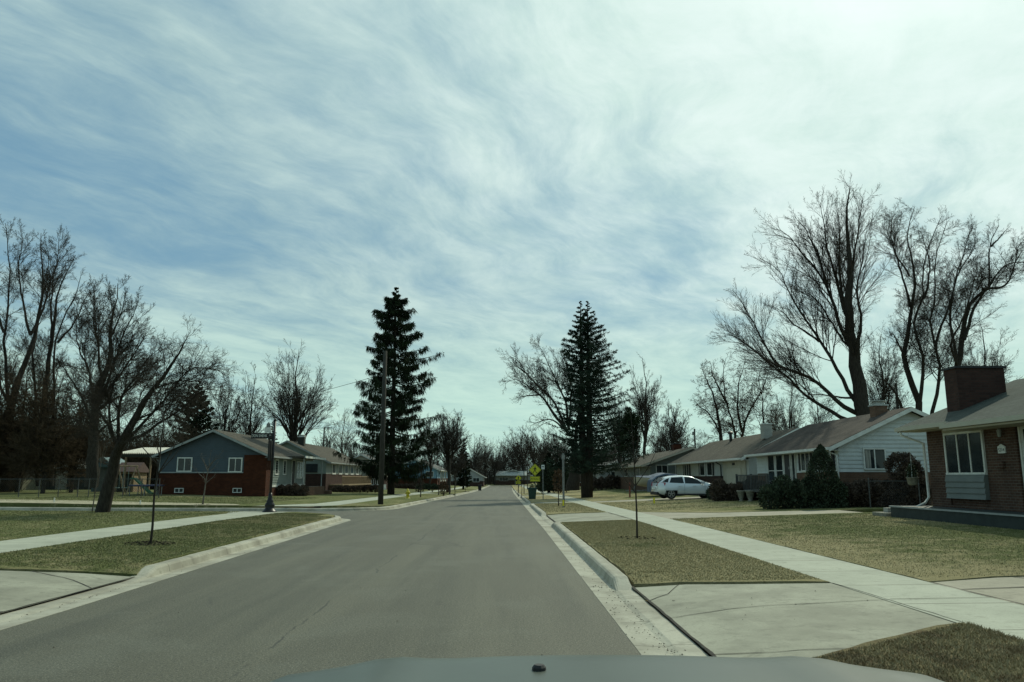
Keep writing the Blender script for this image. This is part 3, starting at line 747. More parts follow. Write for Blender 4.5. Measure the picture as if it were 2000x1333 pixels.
def text(name, body, size, m, root, parent, loc, rot, ext=.002, align='CENTER', sx=1.):
    cu = bpy.data.curves.new(name, 'FONT'); cu.body = body; cu.size = size; cu.extrude = ext; cu.align_x = align; cu.align_y = 'CENTER'
    tmp = bpy.data.objects.new(name, cu); COL.objects.link(tmp); tmp.rotation_euler = rot; tmp.location = loc; tmp.scale = (sx, 1, 1)
    bpy.context.view_layer.update(); dg = bpy.context.evaluated_depsgraph_get()
    me = bpy.data.meshes.new_from_object(tmp.evaluated_get(dg)); me.transform(tmp.matrix_world); bpy.data.objects.remove(tmp)
    me.transform(Matrix.Translation(-root.location)); me.materials.clear(); me.materials.append(MATS[m])
    o = bpy.data.objects.new(name, me); COL.objects.link(o); o.parent = parent; return o


text('house_number', '5314', .13, 'black_metal', A, nb, (xA - .033, 21.58, 2.37), (R(90), 0, R(-90)))
lm = MB(); lm.lathe((xA - .12, 21.45, 2.72), [(.02, 0), (.05, .03), (.06, .16), (.075, .17), (.02, .26)], 10); lm.tube([(xA, 21.45, 2.98), (xA - .12, 21.45, 2.98)], .012, 6); lm.build('porch_lamp', 'grey_trim', A, smooth=True)
mbx = MB(); wbox(mbx, 'x-', xA, 21.5, 21.82, 0, .09, 1.88, 2.05); mbx.build('mailbox', 'brick_brown', A)

# --- second house on the right: white lapped siding, gable towards us
zB = .33
B = house('long white-sided house with brown roof and gable window, behind the cone-shaped evergreen', 15.0, 21.6, 34.7, 46.0, zB, 1.86, 3.12, 4.66, 'brick_tan', 'siding_white', 'roof_brown', over=.55, rake=.35, boards=('y-', 'x-'))
window(B, 'y-', 34.7 - .04, 16.15, 17.05, 2.02, 2.86, curtain=True)
window(B, 'x-', 15.0 - .04, 37.9, 38.95, 1.98, 2.80, mull=1, fw=.08); shutters(B, 'x-', 14.95, 37.9, 38.95, 1.98, 2.80)
window(B, 'x-', 15.0 - .04, 35.4, 36.4, 1.98, 2.80, mull=1, fw=.08); shutters(B, 'x-', 14.95, 35.4, 36.4, 1.98, 2.80)
window(B, 'x-', 15.0 - .04, 42.9, 43.9, 1.12, 2.86, mull=0, rail=True, fw=.10); window(B, 'x-', 15.0 - .04, 41.6, 42.6, 1.12, 2.86, mull=0, rail=True, fw=.10)
door(B, 'x-', 15.0 - .04, 40.5, 41.3, 1.10, 2.95, 'dark_door'); window(B, 'x-', 15.0 - .04, 39.85, 40.25, 1.3, 2.86, mull=0, fw=.07)
chimney(B, 17.7, 18.3, 36.5, 37.05, 4.2, 5.0, 'brick_tan', 'pale_steel')
dk = MB(); dk.box(13.4, 14.98, 39.6, 45.0, .86, .98); dk.box(13.4, 13.46, 39.6, 45.0, 1.72, 1.78)
for k in range(22): dk.box(13.41, 13.45, 39.7 + k * .25, 39.74 + k * .25, .98, 1.72)
for yy in (39.62, 42.3, 44.92): dk.box(13.38, 13.48, yy, yy + .1, .2, 1.82)
dk.build('porch_railing', 'fence_steel', B)
dd = MB(); dd.tube([(14.4, 34.95, 2.86), (14.9, 34.66, 2.62), (14.93, 34.64, .5)], .04, 8); dd.build('downspout', 'white_trim', B, smooth=True)

# --- third: grey-white walls with dark shutters, cream garage, pale chimney
Cc = house('low house with tan roof, cream garage and two shuttered windows, behind the white car', 15.6, 22.0, 49.5, 70.5, .28, 1.75, 3.08, 4.7, 'brick_dark', 'siding_pale', 'roof_tan', over=.6, rake=.4)
gd = MB(); wbox(gd, 'x-', 15.6, 50.0, 55.2, 0, .06, .3, 3.0); gd.build('garage_wall', 'siding_cream', Cc)
gd = MB(); wbox(gd, 'x-', 15.54, 50.9, 54.2, 0, .03, .32, 2.25)
for k in range(4): wbox(gd, 'x-', 15.51, 50.95, 54.15, 0, .012, .38 + k * .47, .80 + k * .47)
gd.build('garage_door', 'cream_trim', Cc)
gd = MB(); wbox(gd, 'x-', 15.54, 52.3, 52.9, 0, .02, 2.45, 2.62); gd.build('number_plate', 'black_plastic', Cc)
for (a, b_) in ((58.2, 59.6), (60.4, 61.8)): window(Cc, 'x-', 15.588, a, b_, 1.82, 2.84, mull=0, fw=.08)
window(Cc, 'x-', 15.588, 65.6, 67.2, 1.82, 2.84, mull=1, fw=.08); shutters(Cc, 'x-', 15.588, 65.6, 67.2, 1.82, 2.84, wd=.4); shutters(Cc, 'x-', 15.588, 58.2, 61.8, 1.82, 2.84, wd=.35)
dd = MB(); dd.tube([(15.0, 55.8, 2.86), (15.5, 55.6, 2.5), (15.52, 55.6, .5)], .05, 8); dd.build('downspout', 'black_plastic', Cc, smooth=True)
chimney(Cc, 17.4, 17.95, 51.6, 52.3, 4.2, 5.15, 'brick_white', 'white_trim', hat=False)
vt = MB(); vt.tube([(18.2, 62, 4.3), (18.2, 62, 5.1)], .12, 10); vt.lathe((18.2, 62, 5.1), [(.2, 0), (.22, .12), (.05, .22)], 10); vt.build('roof_vent', 'black_metal', Cc)

Dd = house('dim grey house with long low roof and brick end wall, behind the boat', 13.6, 21.4, 72.5, 96.0, .3, 1.7, 3.0, 4.35, 'brick_tan', 'siding_slate', 'roof_tan', over=.9, rake=.7, trim='cream_trim')
window(Dd, 'y-', 72.488, 16.0, 17.3, 1.8, 2.75, mull=1); window(Dd, 'y-', 72.488, 14.2, 15.2, 1.8, 2.75, mull=1)
window(Dd, 'x-', 13.588, 78, 80, 1.8, 2.75, mull=1); window(Dd, 'x-', 13.588, 86, 88, 1.8, 2.75, mull=1)
chimney(Dd, 17.3, 18.1, 79, 80, 4.0, 5.0, 'brick_red', 'black_plastic', hat=False)
Ee = house('pale grey far house showing beside the paired trunks of the tall right conifer', 12.5, 20.5, 102, 120, .1, 1.3, 2.9, 4.2, 'brick_dark', 'siding_grey', 'roof_grey', over=.6)
window(Ee, 'y-', 101.988, 14.0, 15.0, 1.5, 2.4, mull=1); window(Ee, 'x-', 12.488, 106, 108, 1.5, 2.4, mull=1); window(Ee, 'x-', 12.488, 113, 115, 1.5, 2.4, mull=1)
Ef = house('small red brick house glimpsed left of the tall right conifer trunk', 10.5, 18.0, 128, 142, -.1, 1.6, 2.7, 3.9, 'brick_red', 'siding_pale', 'roof_grey', over=.5)
window(Ef, 'y-', 127.988, 11.5, 13, .9, 2.1, mull=1); window(Ef, 'x-', 10.488, 132, 134, .9, 2.1, mull=1)

# --- left side, from the corner back
Lb = house('blue-gabled house with red brick base on the left corner of the side street', -26.9, -18.6, 61.0, 73.0, .30, 2.02, 3.42, 5.25, 'brick_red', 'siding_blue', 'roof_tan', trim='grey_trim', over=.5, rake=.5, boards=('y-',))
bb = MB(); bb.box(-20.35, -18.58, 60.95, 62.6, -.1, 3.38); bb.build('brick_corner', 'brick_red', Lb)
tr = MB(); tr.box(-26.95, -20.36, 60.9, 60.99, 1.98, 2.06); tr.box(-26.94, -26.86, 60.94, 61.0, 2.0, 3.4); tr.build('band_board', 'grey_trim', Lb)
window(Lb, 'y-', 60.945, -25.45, -24.45, 2.16, 3.1, mull=1, fw=.09); window(Lb, 'y-', 60.945, -21.45, -20.55, 2.12, 3.08, mull=1, fw=.09)
for a in (-25.55, -21.05): window(Lb, 'y-', 60.99, a, a + .6, .52, .78, mull=1, fw=.05, name='basement_window')
sg = MB(); clap(sg, 'x+', -18.6, 62.6, 73.0, 1.05, 3.32, step=.2); sg.build('front_siding', 'siding_sage', Lb)
wt = MB(); wt.box(-18.6, -18.55, 62.6, 73.0, .88, 1.05); wt.build('water_table', 'white_trim', Lb)
for a in (63.3, 65.6): window(Lb, 'x+', -18.575, a, a + .7, 1.95, 3.0, mull=0, fw=.1)
door(Lb, 'x+', -18.575, 68.2, 69.2, 1.05, 3.1); window(Lb, 'x+', -18.575, 69.9, 72.3, 1.65, 3.0, mull=2, fw=.1, name='picture_window')
pc = MB(); pc.box(-18.5, -16.9, 66.0, 73.3, 3.28, 3.42); pc.build('porch_roof', 'roof_tan', Lb)
pc = MB(); pc.box(-16.9, -16.8, 66.0, 73.3, 3.26, 3.44); pc.build('porch_fascia', 'white_trim', Lb)
for yy in (66.3, 72.9): pc = MB(); pc.tube([(-17.05, yy, .85), (-17.05, yy, 3.28)], .05, 8); pc.build('porch_post', 'grey_trim', Lb)
pc = MB(); pc.box(-18.5, -16.8, 66.5, 73.2, .1, .85); pc.box(-18.2, -16.3, 73.2, 74.2, .1, .45); pc.build('porch', 'brick_tan', Lb)
dd = MB(); dd.tube([(-27.3, 61.2, 3.1), (-26.98, 60.9, 2.9), (-26.98, 60.9, .3)], .045, 8); dd.build('downspout', 'grey_trim', Lb, smooth=True)

Lc = house('grey-green house with dark brick base, just past the blue-gabled corner house', -28.0, -19.4, 85.0, 106.0, .1, 2.05, 3.45, 5.55, 'brick_dark', 'siding_sage', 'roof_tan', over=.5, rake=.4, trim='grey_trim')
chimney(Lc, -23.3, -22.6, 87.5, 88.2, 5.0, 6.15, 'shed_dark', 'white_trim')
window(Lc, 'y-', 84.988, -22.6, -20.4, 2.25, 3.05, mull=1, trim='black_plastic')
for a in (88, 91.5, 95, 98.5, 102): window(Lc, 'x+', -19.388, a, a + 1.5, 2.15, 3.1, mull=1, fw=.15)
rl = MB(); rl.box(-18.0, -17.95, 86.5, 105.5, 1.75, 1.83)
for k in range(60): rl.box(-17.99, -17.95, 86.6 + k * .315, 86.65 + k * .315, .9, 1.75)
rl.box(-19.4, -17.9, 86.5, 105.5, .75, .9); rl.build('porch_railing', 'pale_wood', Lc)
bb = MB(); bb.box(-19.39, -18.05, 86.4, 105.4, -.3, .75); bb.build('porch', 'brick_tan', Lc)

Ld = house('cream-fronted house hidden behind the tall drooping spruce', -24.0, -17.2, 112.0, 119, .0, 1.7, 3.3, 4.9, 'brick_dark', 'siding_cream', 'roof_grey', over=.5)
window(Ld, 'y-', 111.988, -22.6, -21.3, 1.8, 2.9, mull=1, trim='black_plastic'); window(Ld, 'y-', 111.988, -19.4, -18.3, 1.8, 2.9, mull=1)
gp = MB(); gp.box(-23.99, -21.0, 111.97, 112.0, 1.7, 3.2); gp.build('green_panel', 'siding_green', Ld)
st = MB(); st.box(-18.7, -16.9, 109.8, 112.0, -.1, .7); st.box(-18.6, -17.0, 109.2, 109.8, -.1, .3)
for k in range(7): st.box(-18.7 + k * .28, -18.64 + k * .28, 109.8, 109.86, .7, 1.5)
st.box(-18.72, -16.88, 109.78, 109.88, 1.45, 1.55); st.build('porch_steps', 'white_trim', Ld)
Le = house('sky-blue sided house with dark red base, right of the drooping spruce trunk', -18.4, -10.9, 127.0, 150.0, -.15, 1.55, 3.0, 4.6, 'brick_red', 'siding_sky', 'roof_grey', over=.5)
window(Le, 'y-', 126.988, -12.7, -11.6, 1.8, 2.6, mull=1)
for a in (133, 138, 143): window(Le, 'x+', -10.888, a, a + 2, 1.2, 2.6, mull=1, fw=.18)
Lf = house('small white house at the far left behind the round bare tree', -20, -12.6, 160, 176, -.4, 1.0, 2.5, 3.9, 'brick_white', 'siding_white', 'roof_grey', over=.5)
window(Lf, 'y-', 159.988, -17, -15, 1.1, 2.1, mull=1); window(Lf, 'y-', 159.988, -14.5, -13.3, 1.1, 2.1, mull=1)
Lg = house('dark house with wide dim gable near the far end of the street', -14, -5.5, 205, 216, -.7, .8, 2.0, 4.4, 'brick_dark', 'siding_grey', 'roof_tan', over=.6)
door(Lg, 'y-', 204.988, -10.5, -9.3, -.6, 1.7); window(Lg, 'y-', 204.988, -8.2, -6.6, .6, 1.6)
Lh = house('low grey-roofed house closing the view at the end of the road', -3.2, 9.0, 256, 266, -.75, .9, 2.4, 4.2, 'brick_brown', 'siding_grey', 'roof_grey', over=.6)
door(Lh, 'y-', 255.988, 3.6, 4.8, -.7, 1.5); window(Lh, 'y-', 255.988, -1.5, 1.2, .7, 1.8, mull=2)
ld = MB(); ld.box(-2.6, 7.4, 254.2, 256, 2.2, 2.35); ld.prism([(254.0, 2.3), (256.5, 3.7), (256.5, 3.85), (254.0, 2.45)], -2.8, 7.6, 'x'); ld.build('porch_roof', 'siding_pale', Lh)

# ------------------------------------------------------------ back-yard things on the left
def simple_shed(name, label, x0, x1, y0, y1, z0, ze, zr, wm, rm, rnd=False, doorm=None, axis='y'):
    P = thing(name, ((x0 + x1) / 2, y0, z0), label, 'shed')
    b_ = MB()
    if rnd:
        n = 10; pts = [(x0, z0 - .3), (x0, ze)] + [((x0 + x1) / 2 - (x1 - x0) / 2 * math.cos(math.pi * k / n), ze + (zr - ze) * math.sin(math.pi * k / n)) for k in range(1, n)] + [(x1, ze), (x1, z0 - .3)]
        b_.prism(pts[::-1], y0, y1); b_.build('wall', wm, P)
        r_ = MB(); xc = (x0 + x1) / 2
        for k in range(n):
            q0, q1 = math.pi * k / n, math.pi * (k + 1) / n; A_ = lambda q, e: (xc - ((x1 - x0) / 2 + e) * math.cos(q), ze + (zr - ze + e) * math.sin(q))
            r_.prism([A_(q0, .01), A_(q1, .01), A_(q1, .08), A_(q0, .08)], y0 - .15, y1 + .15)
        r_.build('roof', rm, P)
    else:
        b_.box(x0, x1, y0, y1, z0 - .3, ze); b_.build('wall', wm, P)
        r_ = MB(); e = .2
        if axis == 'y': r_.prism([(x0 - e, ze - .02), (x0 - e, ze + .05), ((x0 * 3 + x1) / 4, ze + (zr - ze) * .75), ((x0 + x1) / 2, zr), ((x0 + 3 * x1) / 4, ze + (zr - ze) * .75), (x1 + e, ze + .05), (x1 + e, ze - .02)], y0 - e, y1 + e)
        else: r_.prism([(y0 - e, ze), (y0 - e, ze + .06), ((y0 + y1) / 2, zr), (y1 + e, ze + .06), (y1 + e, ze)], x0 - e, x1 + e, 'x')
        r_.build('roof', rm, P)
    if doorm:
        d = MB(); xc = (x0 + x1) / 2; d.box(xc - .6, xc + .6, y0 - .04, y0, z0, ze - .15)
        for k in (-1, 1): d.tube([(xc - .55 * k, y0 - .05, z0 + .1), (xc + .05 * k, y0 - .05, z0 + 1.0)], .03, 6)
        d.build('door', doorm, P)
    return P
bx = lambda px, Y: at(px, 930, Y).x
simple_shed('garden_shed', 'blue-grey gambrel shed behind the leaning tree', bx(180, 72), bx(216, 72), 72, 75, .4, 2.6, 3.5, 'shed_blue', 'shed_blue', doorm='siding_slate')
simple_shed('playhouse', 'little playhouse with dull red roof beside the swing set', bx(226, 70), bx(262, 70), 70, 72.5, .4, 2.1, 3.0, 'pale_wood', 'red_roof', doorm='shed_dark', axis='x')
simple_shed('garage', 'dark low outbuilding with pale roof behind the wire fence', bx(76, 84), bx(166, 84), 84, 91, .4, 2.6, 3.8, 'shed_dark', 'corrugated', doorm='siding_cream', axis='y')
simple_shed('barrel_shed', 'drab cream shed with rounded top at the far left', bx(14, 80), bx(44, 80), 80, 84, .4, 1.6, 2.8, 'shed_cream', 'shed_dark', rnd=True)
simple_shed('lean_to_shed', 'dark slat-sided shed at the left edge behind the fence', bx(-30, 78), bx(12, 78), 78, 81, .4, 1.4, 2.7, 'shed_dark', 'shed_cream', axis='x')

Pc = thing('patio_cover', (bx(290, 66), 66, .4), 'white corrugated patio roof on a pale post beside the blue-gabled house', 'patio cover')
x0, x1 = bx(238, 66), bx(318, 66); r_ = MB()
for k in range(22):
    a = x0 + (x1 - x0) * k / 22; d = (x1 - x0) / 22
    r_.add([(a, 65, 3.55), (a + d / 2, 65, 3.70), (a + d, 65, 3.55), (a, 69.5, 4.15), (a + d / 2, 69.5, 4.30), (a + d, 69.5, 4.15)], [(0, 1, 4, 3), (1, 2, 5, 4)])
r_.build('roof_sheet', 'corrugated', Pc)
f_ = MB(); f_.box(x0, x1, 65.05, 65.2, 3.32, 3.54); f_.box(x0, x1, 69.2, 69.35, 3.9, 4.12); f_.build('beam', 'shed_dark', Pc)
for px in (242, 291): f_ = MB(); f_.box(bx(px, 65) - .06, bx(px, 65) + .06, 65.06, 65.18, .3, 3.32); f_.build('post', 'pale_wood', Pc)

sw = thing('swing_set', (bx(245, 60), 60, .4), 'children\'s A-frame swing set with green slide by the leaning tree', 'swing set')
a0, a1 = bx(226, 60), bx(268, 60); f_ = MB()
f_.tube([(a0, 60, 2.5), (a1, 60, 2.5)], .05, 8)
for xx in (a0 + .1, a1 - .1):
    for s in (-1, 1): f_.tube([(xx, 60, 2.5), (xx + s * .1, 60 + s * 1.1, .35)], .045, 8); f_.tube([(xx, 60, 2.5), (xx + s * .75, 60 + .2, .35)], .04, 8)
f_.build('frame', 'pale_wood', sw)
for xx in (-.4, .25):
    c_ = (a0 + a1) / 2 + xx - .3; f_ = MB(); f_.box(c_ - .22, c_ + .22, 59.9, 60.1, .85, .89)
    for s in (-1, 1): f_.tube([(c_ + s * .2, 60, .88), (c_ + s * .2, 60, 2.5)], .012, 4)
    f_.build('swing', 'pale_plastic', sw)
f_ = MB(); f_.prism([(a1 - .2, 1.62), (a1 + .1, 1.62), (a1 + 1.3, .55), (a1 + 1.5, .50), (a1 + 1.5, .42), (a1 + 1.25, .46), (a1 + .05, 1.52), (a1 - .2, 1.52)][::-1], 59.3, 59.8); f_.build('slide', 'slide_green', sw)
tp = thing('trampoline', (bx(288, 57), 57, .4), 'blue-skirted trampoline beside the blue-gabled house', 'trampoline')
f_ = MB(); f_.lathe((tp.location.x, 57, 1.0), [(1.05, 0), (1.2, .02), (1.2, .1), (1.05, .12)], 20); f_.build('rim_pad', 'tarp_blue', tp)
f_ = MB(); f_.lathe((tp.location.x, 57, 1.04), [(1.04, 0), (1.04, .02)], 20); f_.build('bed', 'black_plastic', tp)
for k in range(5):
    q = k * 1.257; f_ = MB(); f_.tube([(tp.location.x + 1.1 * math.cos(q), 57 + 1.1 * math.sin(q), .3), (tp.location.x + 1.1 * math.cos(q), 57 + 1.1 * math.sin(q), 1.02)], .035, 6); f_.build('leg', 'grey_steel', tp)
# chain-link fence along the side street
fx = [bx(p, 51) for p in (-45, 0, 38, 76, 113, 150)] + [bx(p, 52) for p in (186, 216, 250, 285, 318)]
fc = thing('chain_link_fence', (fx[0], 51, .4), 'grey chain-link fence along the yard across the side street', 'fence')
z0 = .33; r_ = MB(); r_.tube([(fx[0], 51, z0 + 1.2), (fx[-1], 51.6, z0 + 1.2)], .022, 6); r_.build('top_rail', 'fence_steel', fc)
for i, x in enumerate(fx):
    p_ = MB(); p_.tube([(x, 51 + .6 * i / 10, z0 - .2), (x, 51 + .6 * i / 10, z0 + 1.24)], .026, 6); p_.build('post', 'fence_steel', fc)
wv = []; n_ = int((fx[-1] - fx[0]) / .14)
P_ = []
for k in range(n_):
    xa = fx[0] + k * .14
    for s in (-1, 1):
        xb = xa + s * 1.15
        if fx[0] <= xb <= fx[-1]: P_.append([(xa, 51.02 + .6 * k / n_, z0 + .03), (xb, 51.02 + .6 * k / n_, z0 + 1.18)])
wm_ = MB()
for q in P_: wm_.tube(q, .0045, 3, cap=False)
wm_.build('wire_mesh', 'fence_steel', fc)
# fence section between the two right-hand houses
f2 = thing('wire_fence', (15.2, 32.3, .34), 'thin wire fence panel in front of the white house, left of its brick neighbour', 'fence')
xa_, xb_ = at(1697, 950, 32.3).x, at(1794, 950, 32.3).x
r_ = MB(); r_.tube([(xa_, 32.3, 1.47), (xb_, 32.3, 1.47)], .016, 6); r_.build('top_rail', 'fence_steel', f2)
for x in (xa_, xb_): p_ = MB(); p_.tube([(x, 32.3, .1), (x, 32.3, 1.62)], .026, 6); p_.build('post', 'fence_steel', f2)
wm_ = MB()
for k in range(40):
    x = xa_ - 1 + k * .09
    for s_ in (-1, 1):
        a0_, b0_ = (x, .38), (x + s_ * .95, 1.46)
        if xa_ < a0_[0] < xb_ and xa_ < b0_[0] < xb_: wm_.tube([(a0_[0], 32.3, a0_[1]), (b0_[0], 32.3, b0_[1])], .002, 3, cap=False)
wm_.build('wire_mesh', 'fence_steel', f2)

# ------------------------------------------------------------ street furniture
def steel_post(name, label, cat, p, top, r_=.03, m='grey_steel', sides=8):
    P = thing(name, p, label, cat); b_ = MB(); b_.tube([(p[0], p[1], p[2] - .2), (p[0], p[1], top)], r_, sides); b_.build('post', m, P); return P


def octo(c, s): return [(c[0] + a * s, c[1] + b_ * s) for a, b_ in ((0, 1), (1, 0), (0, -1), (-1, 0))]


def cross_sign(label, px, Y, zc, side, plate_z, post_px=None, words=True):
    x = at(px, 930, Y).x; zg = T(x, Y); P = thing('crossing_sign', (x, Y, zg), label, 'road sign')
    b_ = MB(); b_.tube([(x + .02, Y + .04, zg - .2), (x + .02, Y + .04, zc + side * .6)], .03, 8); b_.build('post', 'grey_steel', P)
    b_ = MB(); b_.prism(octo((x, zc), side), Y - .004, Y + .004); d = b_.build('diamond_panel', 'sign_yellow', P)
    b_ = MB()
    for s_ in (.93, ): 
        o_ = octo((x, zc), side * s_); i_ = octo((x, zc), side * .89)
        b_.add([(p[0], Y - .008, p[1]) for p in o_] + [(p[0], Y - .008, p[1]) for p in i_], [(k, (k + 1) % 4, 4 + (k + 1) % 4, 4 + k) for k in range(4)])
    link_child(b_, 'border', 'sign_black', d, P)
    # walking figure
    k_ = side; b_ = MB(); yy = Y - .010
    def poly(pts): b_.add([(x + a * k_, yy, zc + c_ * k_) for a, c_ in pts], [tuple(range(len(pts)))])
    poly([(.02 + .075 * math.cos(q), .50 + .075 * math.sin(q)) for q in [2 * math.pi * j / 10 for j in range(10)]])
    poly([(-.10, .38), (.10, .40), (.13, .28), (.09, .02), (-.10, .02), (-.10, .2)])
    poly([(-.10, .04), (.02, .04), (-.06, -.22), (-.26, -.50), (-.36, -.46), (-.17, -.18)])
    poly([(-.02, .04), (.09, .04), (.14, -.20), (.24, -.44), (.34, -.44), (.33, -.51), (.18, -.53), (.03, -.20)])
    poly([(-.09, .38), (-.10, .27), (-.21, .16), (-.30, .22), (-.34, .17), (-.22, .06), (-.14, .12), (-.03, .28)])
    poly([(.10, .39), (.12, .28), (.23, .17), (.30, .06), (.25, .03), (.17, .13), (.06, .24)])
    link_child(b_, 'walking_symbol', 'sign_black', d, P)
    b_ = MB(); w_, h_ = side * .80, side * .40; b_.box(x - w_, x + w_, Y - .004, Y + .004, plate_z - h_, plate_z + h_); pl_ = b_.build('plaque', 'sign_yellow', P)
    b_ = MB(); t_ = .018
    for (a, b2, c2, d2) in ((x - w_ * .93, x + w_ * .93, plate_z + h_ * .82, plate_z + h_ * .82 + t_), (x - w_ * .93, x + w_ * .93, plate_z - h_ * .82 - t_, plate_z - h_ * .82), (x - w_ * .93, x - w_ * .93 + t_, plate_z - h_ * .82, plate_z + h_ * .82), (x + w_ * .93 - t_, x + w_ * .93, plate_z - h_ * .82, plate_z + h_ * .82)):
        b_.box(a, b2, Y - .007, Y - .0045, c2, d2)
    link_child(b_, 'border', 'sign_black', pl_, P)
    if words: text('lettering', 'AHEAD', h_ * 1.25, 'sign_black', P, pl_, (x, Y - .006, plate_z), (R(90), 0, 0), sx=.88)
    return P


Ys = 66; sc = Ys / F
cross_sign('nearer yellow crossing sign with AHEAD plaque, above the green-lidded bin', 1045, Ys, at(1045, 918, Ys).z, 11.8 * sc, at(1045, 936, Ys).z)
cross_sign('farther small yellow crossing sign with plaque, beside the road end', 1012.5, 112, at(1012, 934.5, 112).z, 6.2 * 112 / F, at(1012, 943, 112).z)
p = onT(1060.5, 62); sp_ = steel_post('parking_sign', 'small white rectangular sign on a grey post beside the nearer crossing sign', 'road sign', p, at(1060, 909, 62).z, .038)
b_ = MB(); b_.box(p.x - .13, p.x + .13, 61.93, 61.945, at(1060, 917, 62).z, at(1060, 908.5, 62).z); pp_ = b_.build('panel', 'sign_white', sp_)
b_ = MB(); zt = at(1060, 911, 62).z; b_.box(p.x - .09, p.x + .09, 61.925, 61.93, zt - .06, zt - .0); b_.box(p.x - .09, p.x + .09, 61.925, 61.93, zt - .16, zt - .13); link_child(b_, 'print', 'sign_black', pp_, sp_)
p = onT(1100.5, 41.5); tall = steel_post('grey_post', 'tall plain grey post on the right verge before the paired conifer trunks', 'post', p, at(1100, 886, 41.5).z, .058, 'grey_steel', 4)
b_ = MB(); b_.box(p.x - .09, p.x + .09, 41.42, 41.45, at(1100, 898, 41.5).z, at(1100, 889, 41.5).z); b_.build('panel', 'grey_steel', tall)
p = onT(1023.5, 92); steel_post('sign_post', 'thin dark pole between the two yellow crossing signs', 'post', p, at(1023, 909, 92).z, .05, 'black_metal')
p = onT(970, 205); 

# street name sign with ornamental black base
xs0 = onT(529.5, 33.0); sn = thing('street_sign', xs0, 'black street-name post lettered DON SHENK with ornamental base at the corner', 'street sign')
x, y, z = xs0; s_ = 33.0 / F; b_ = MB()
b_.lathe((x, y, z), [(.30, -.1), (.30, .04), (.26, .07), (.20, .16), (.17, .20), (.205, .27), (.19, .36), (.13, .42), (.15, .46), (.11, .52), (.08, .66), (.065, .80)], 16); b_.build('base', 'black_metal', sn, smooth=True)
ztop = at(530, 823, 33.0).z; b_ = MB(); b_.tube([(x, y, z + .7), (x + .03, y, ztop)], .055, 12); b_.lathe((x + .03, y, ztop), [(.06, 0), (.065, .05), (.03, .10), (.01, .14)], 12); b_.build('post', 'black_metal', sn, smooth=True)
za, zb_ = at(520, 857, 33.0).z, at(520, 847, 33.0).z; xl = at(490.5, 850, 33.0).x
b_ = MB(); b_.box(xl, x - .01, y - .015, y + .015, za, zb_ + .02); pn = b_.build('name_panel', 'black_metal', sn)
text('lettering', 'DON SHENK', .165, 'sign_white', sn, pn, (xl + .36, y - .018, (za + zb_) / 2 + .005), (R(90), 0, 0), sx=.70)
text('lettering', 'DR', .07, 'sign_white', sn, pn, (x - .14, y - .018, (za + zb_) / 2 + .03), (R(90), 0, 0))
zc0, zc1 = at(520, 845, 33.0).z, at(520, 835, 33.0).z
b_ = MB(); b_.add([], []); b_.box(at(516, 840, 33.0).x, at(528.5, 840, 33.0).x, y + .05, y + .08, zc0, zc1); b_.build('cross_panel', 'sign_white', sn)
b_ = MB(); b_.prism([(at(519, 840, 33.0).x, zc1), (at(527, 840, 33.0).x, zc1), (at(526.5, 840, 33.0).x, zc1 + .14), (at(523.5, 840, 33.0).x, zc1 + .24), (at(519.5, 840, 33.0).x, zc1 + .14)][::-1], y + .05, y + .08); b_.build('crest', 'grey_steel', sn)
b_ = MB(); b_.box(x - .10, x - .05, y - .35, y + .02, at(527, 900, 33.0).z, at(527, 861, 33.0).z); b_.build('stop_sign_edge', 'black_metal', sn)

# utility pole and its wire
p = onT(744.5, 46.2); up_ = thing('utility_pole', p, 'tall wooden utility pole at the far corner, in front of the drooping spruce', 'utility pole')
zt = at(751, 686, 46.2).z; b_ = MB(); b_.tube([(p.x, p.y, p.z - .3), (p.x + .02, p.y, zt)], [.165, .115], 12); b_.build('pole', 'wood_pole', up_, smooth=True)
b_ = MB(); zw = at(750, 733, 46.2).z; b_.tube([(p.x, p.y, zw), (p.x - .25, p.y, zw)], .03, 6); b_.build('bracket', 'grey_steel', up_)
e1 = at(430, 800, 95); s0 = Vector((p.x - .25, p.y, zw)); b_ = MB(); b_.tube([s0.lerp(e1, t_ / 12) - Vector((0, 0, 1.6 * (t_ / 12) * (1 - t_ / 12))) for t_ in range(13)], .014, 4); b_.build('cable', 'black_plastic', up_)
for (px, Y, top, lab, xa) in ((629, 125, 835, 'thin far utility pole with one crossarm above the grey-green house', 12), (1360.5, 110, 838, 'thin dark pole rising behind the shuttered house roof', 0), (1766, 62, 749, 'pole with a transformer can behind the white house gable', 0)):
    p = onT(px, Y); u = thing('utility_pole', p, lab, 'utility pole'); zt = at(px, top, Y).z
    b_ = MB(); b_.tube([(p.x, Y, p.z - .2), (p.x, Y, zt)], [.15, .11], 8); b_.build('pole', 'wood_pole', u)
    if xa: b_ = MB(); b_.box(p.x - .1, p.x + 1.3, Y - .06, Y + .06, zt - .15, zt - .03); b_.tube([(p.x, Y - .1, zt - .9), (p.x + .8, Y - .1, zt - .15)], .03, 5); b_.build('crossarm', 'wood_pole', u)
    else: b_ = MB(); zc_ = zt - (.9 if px < 1700 else .8); b_.lathe((p.x - .22, Y - .1, zc_), [(.05, 0), (.16, .03), (.16, .45), (.05, .5)], 10); b_.build('transformer', 'grey_steel', u)
for (px, Y, top, m_, lab) in ((878.5, 92, 896, 'wood_pole', 'dark wooden post on the left verge past the round bare tree'), (1030, 150, 905, 'wood_pole', 'far thin pole left of the nearer crossing sign')):
    p = onT(px, Y); steel_post('wooden_post', lab, 'post', p, at(px, top, Y).z, .09, m_)

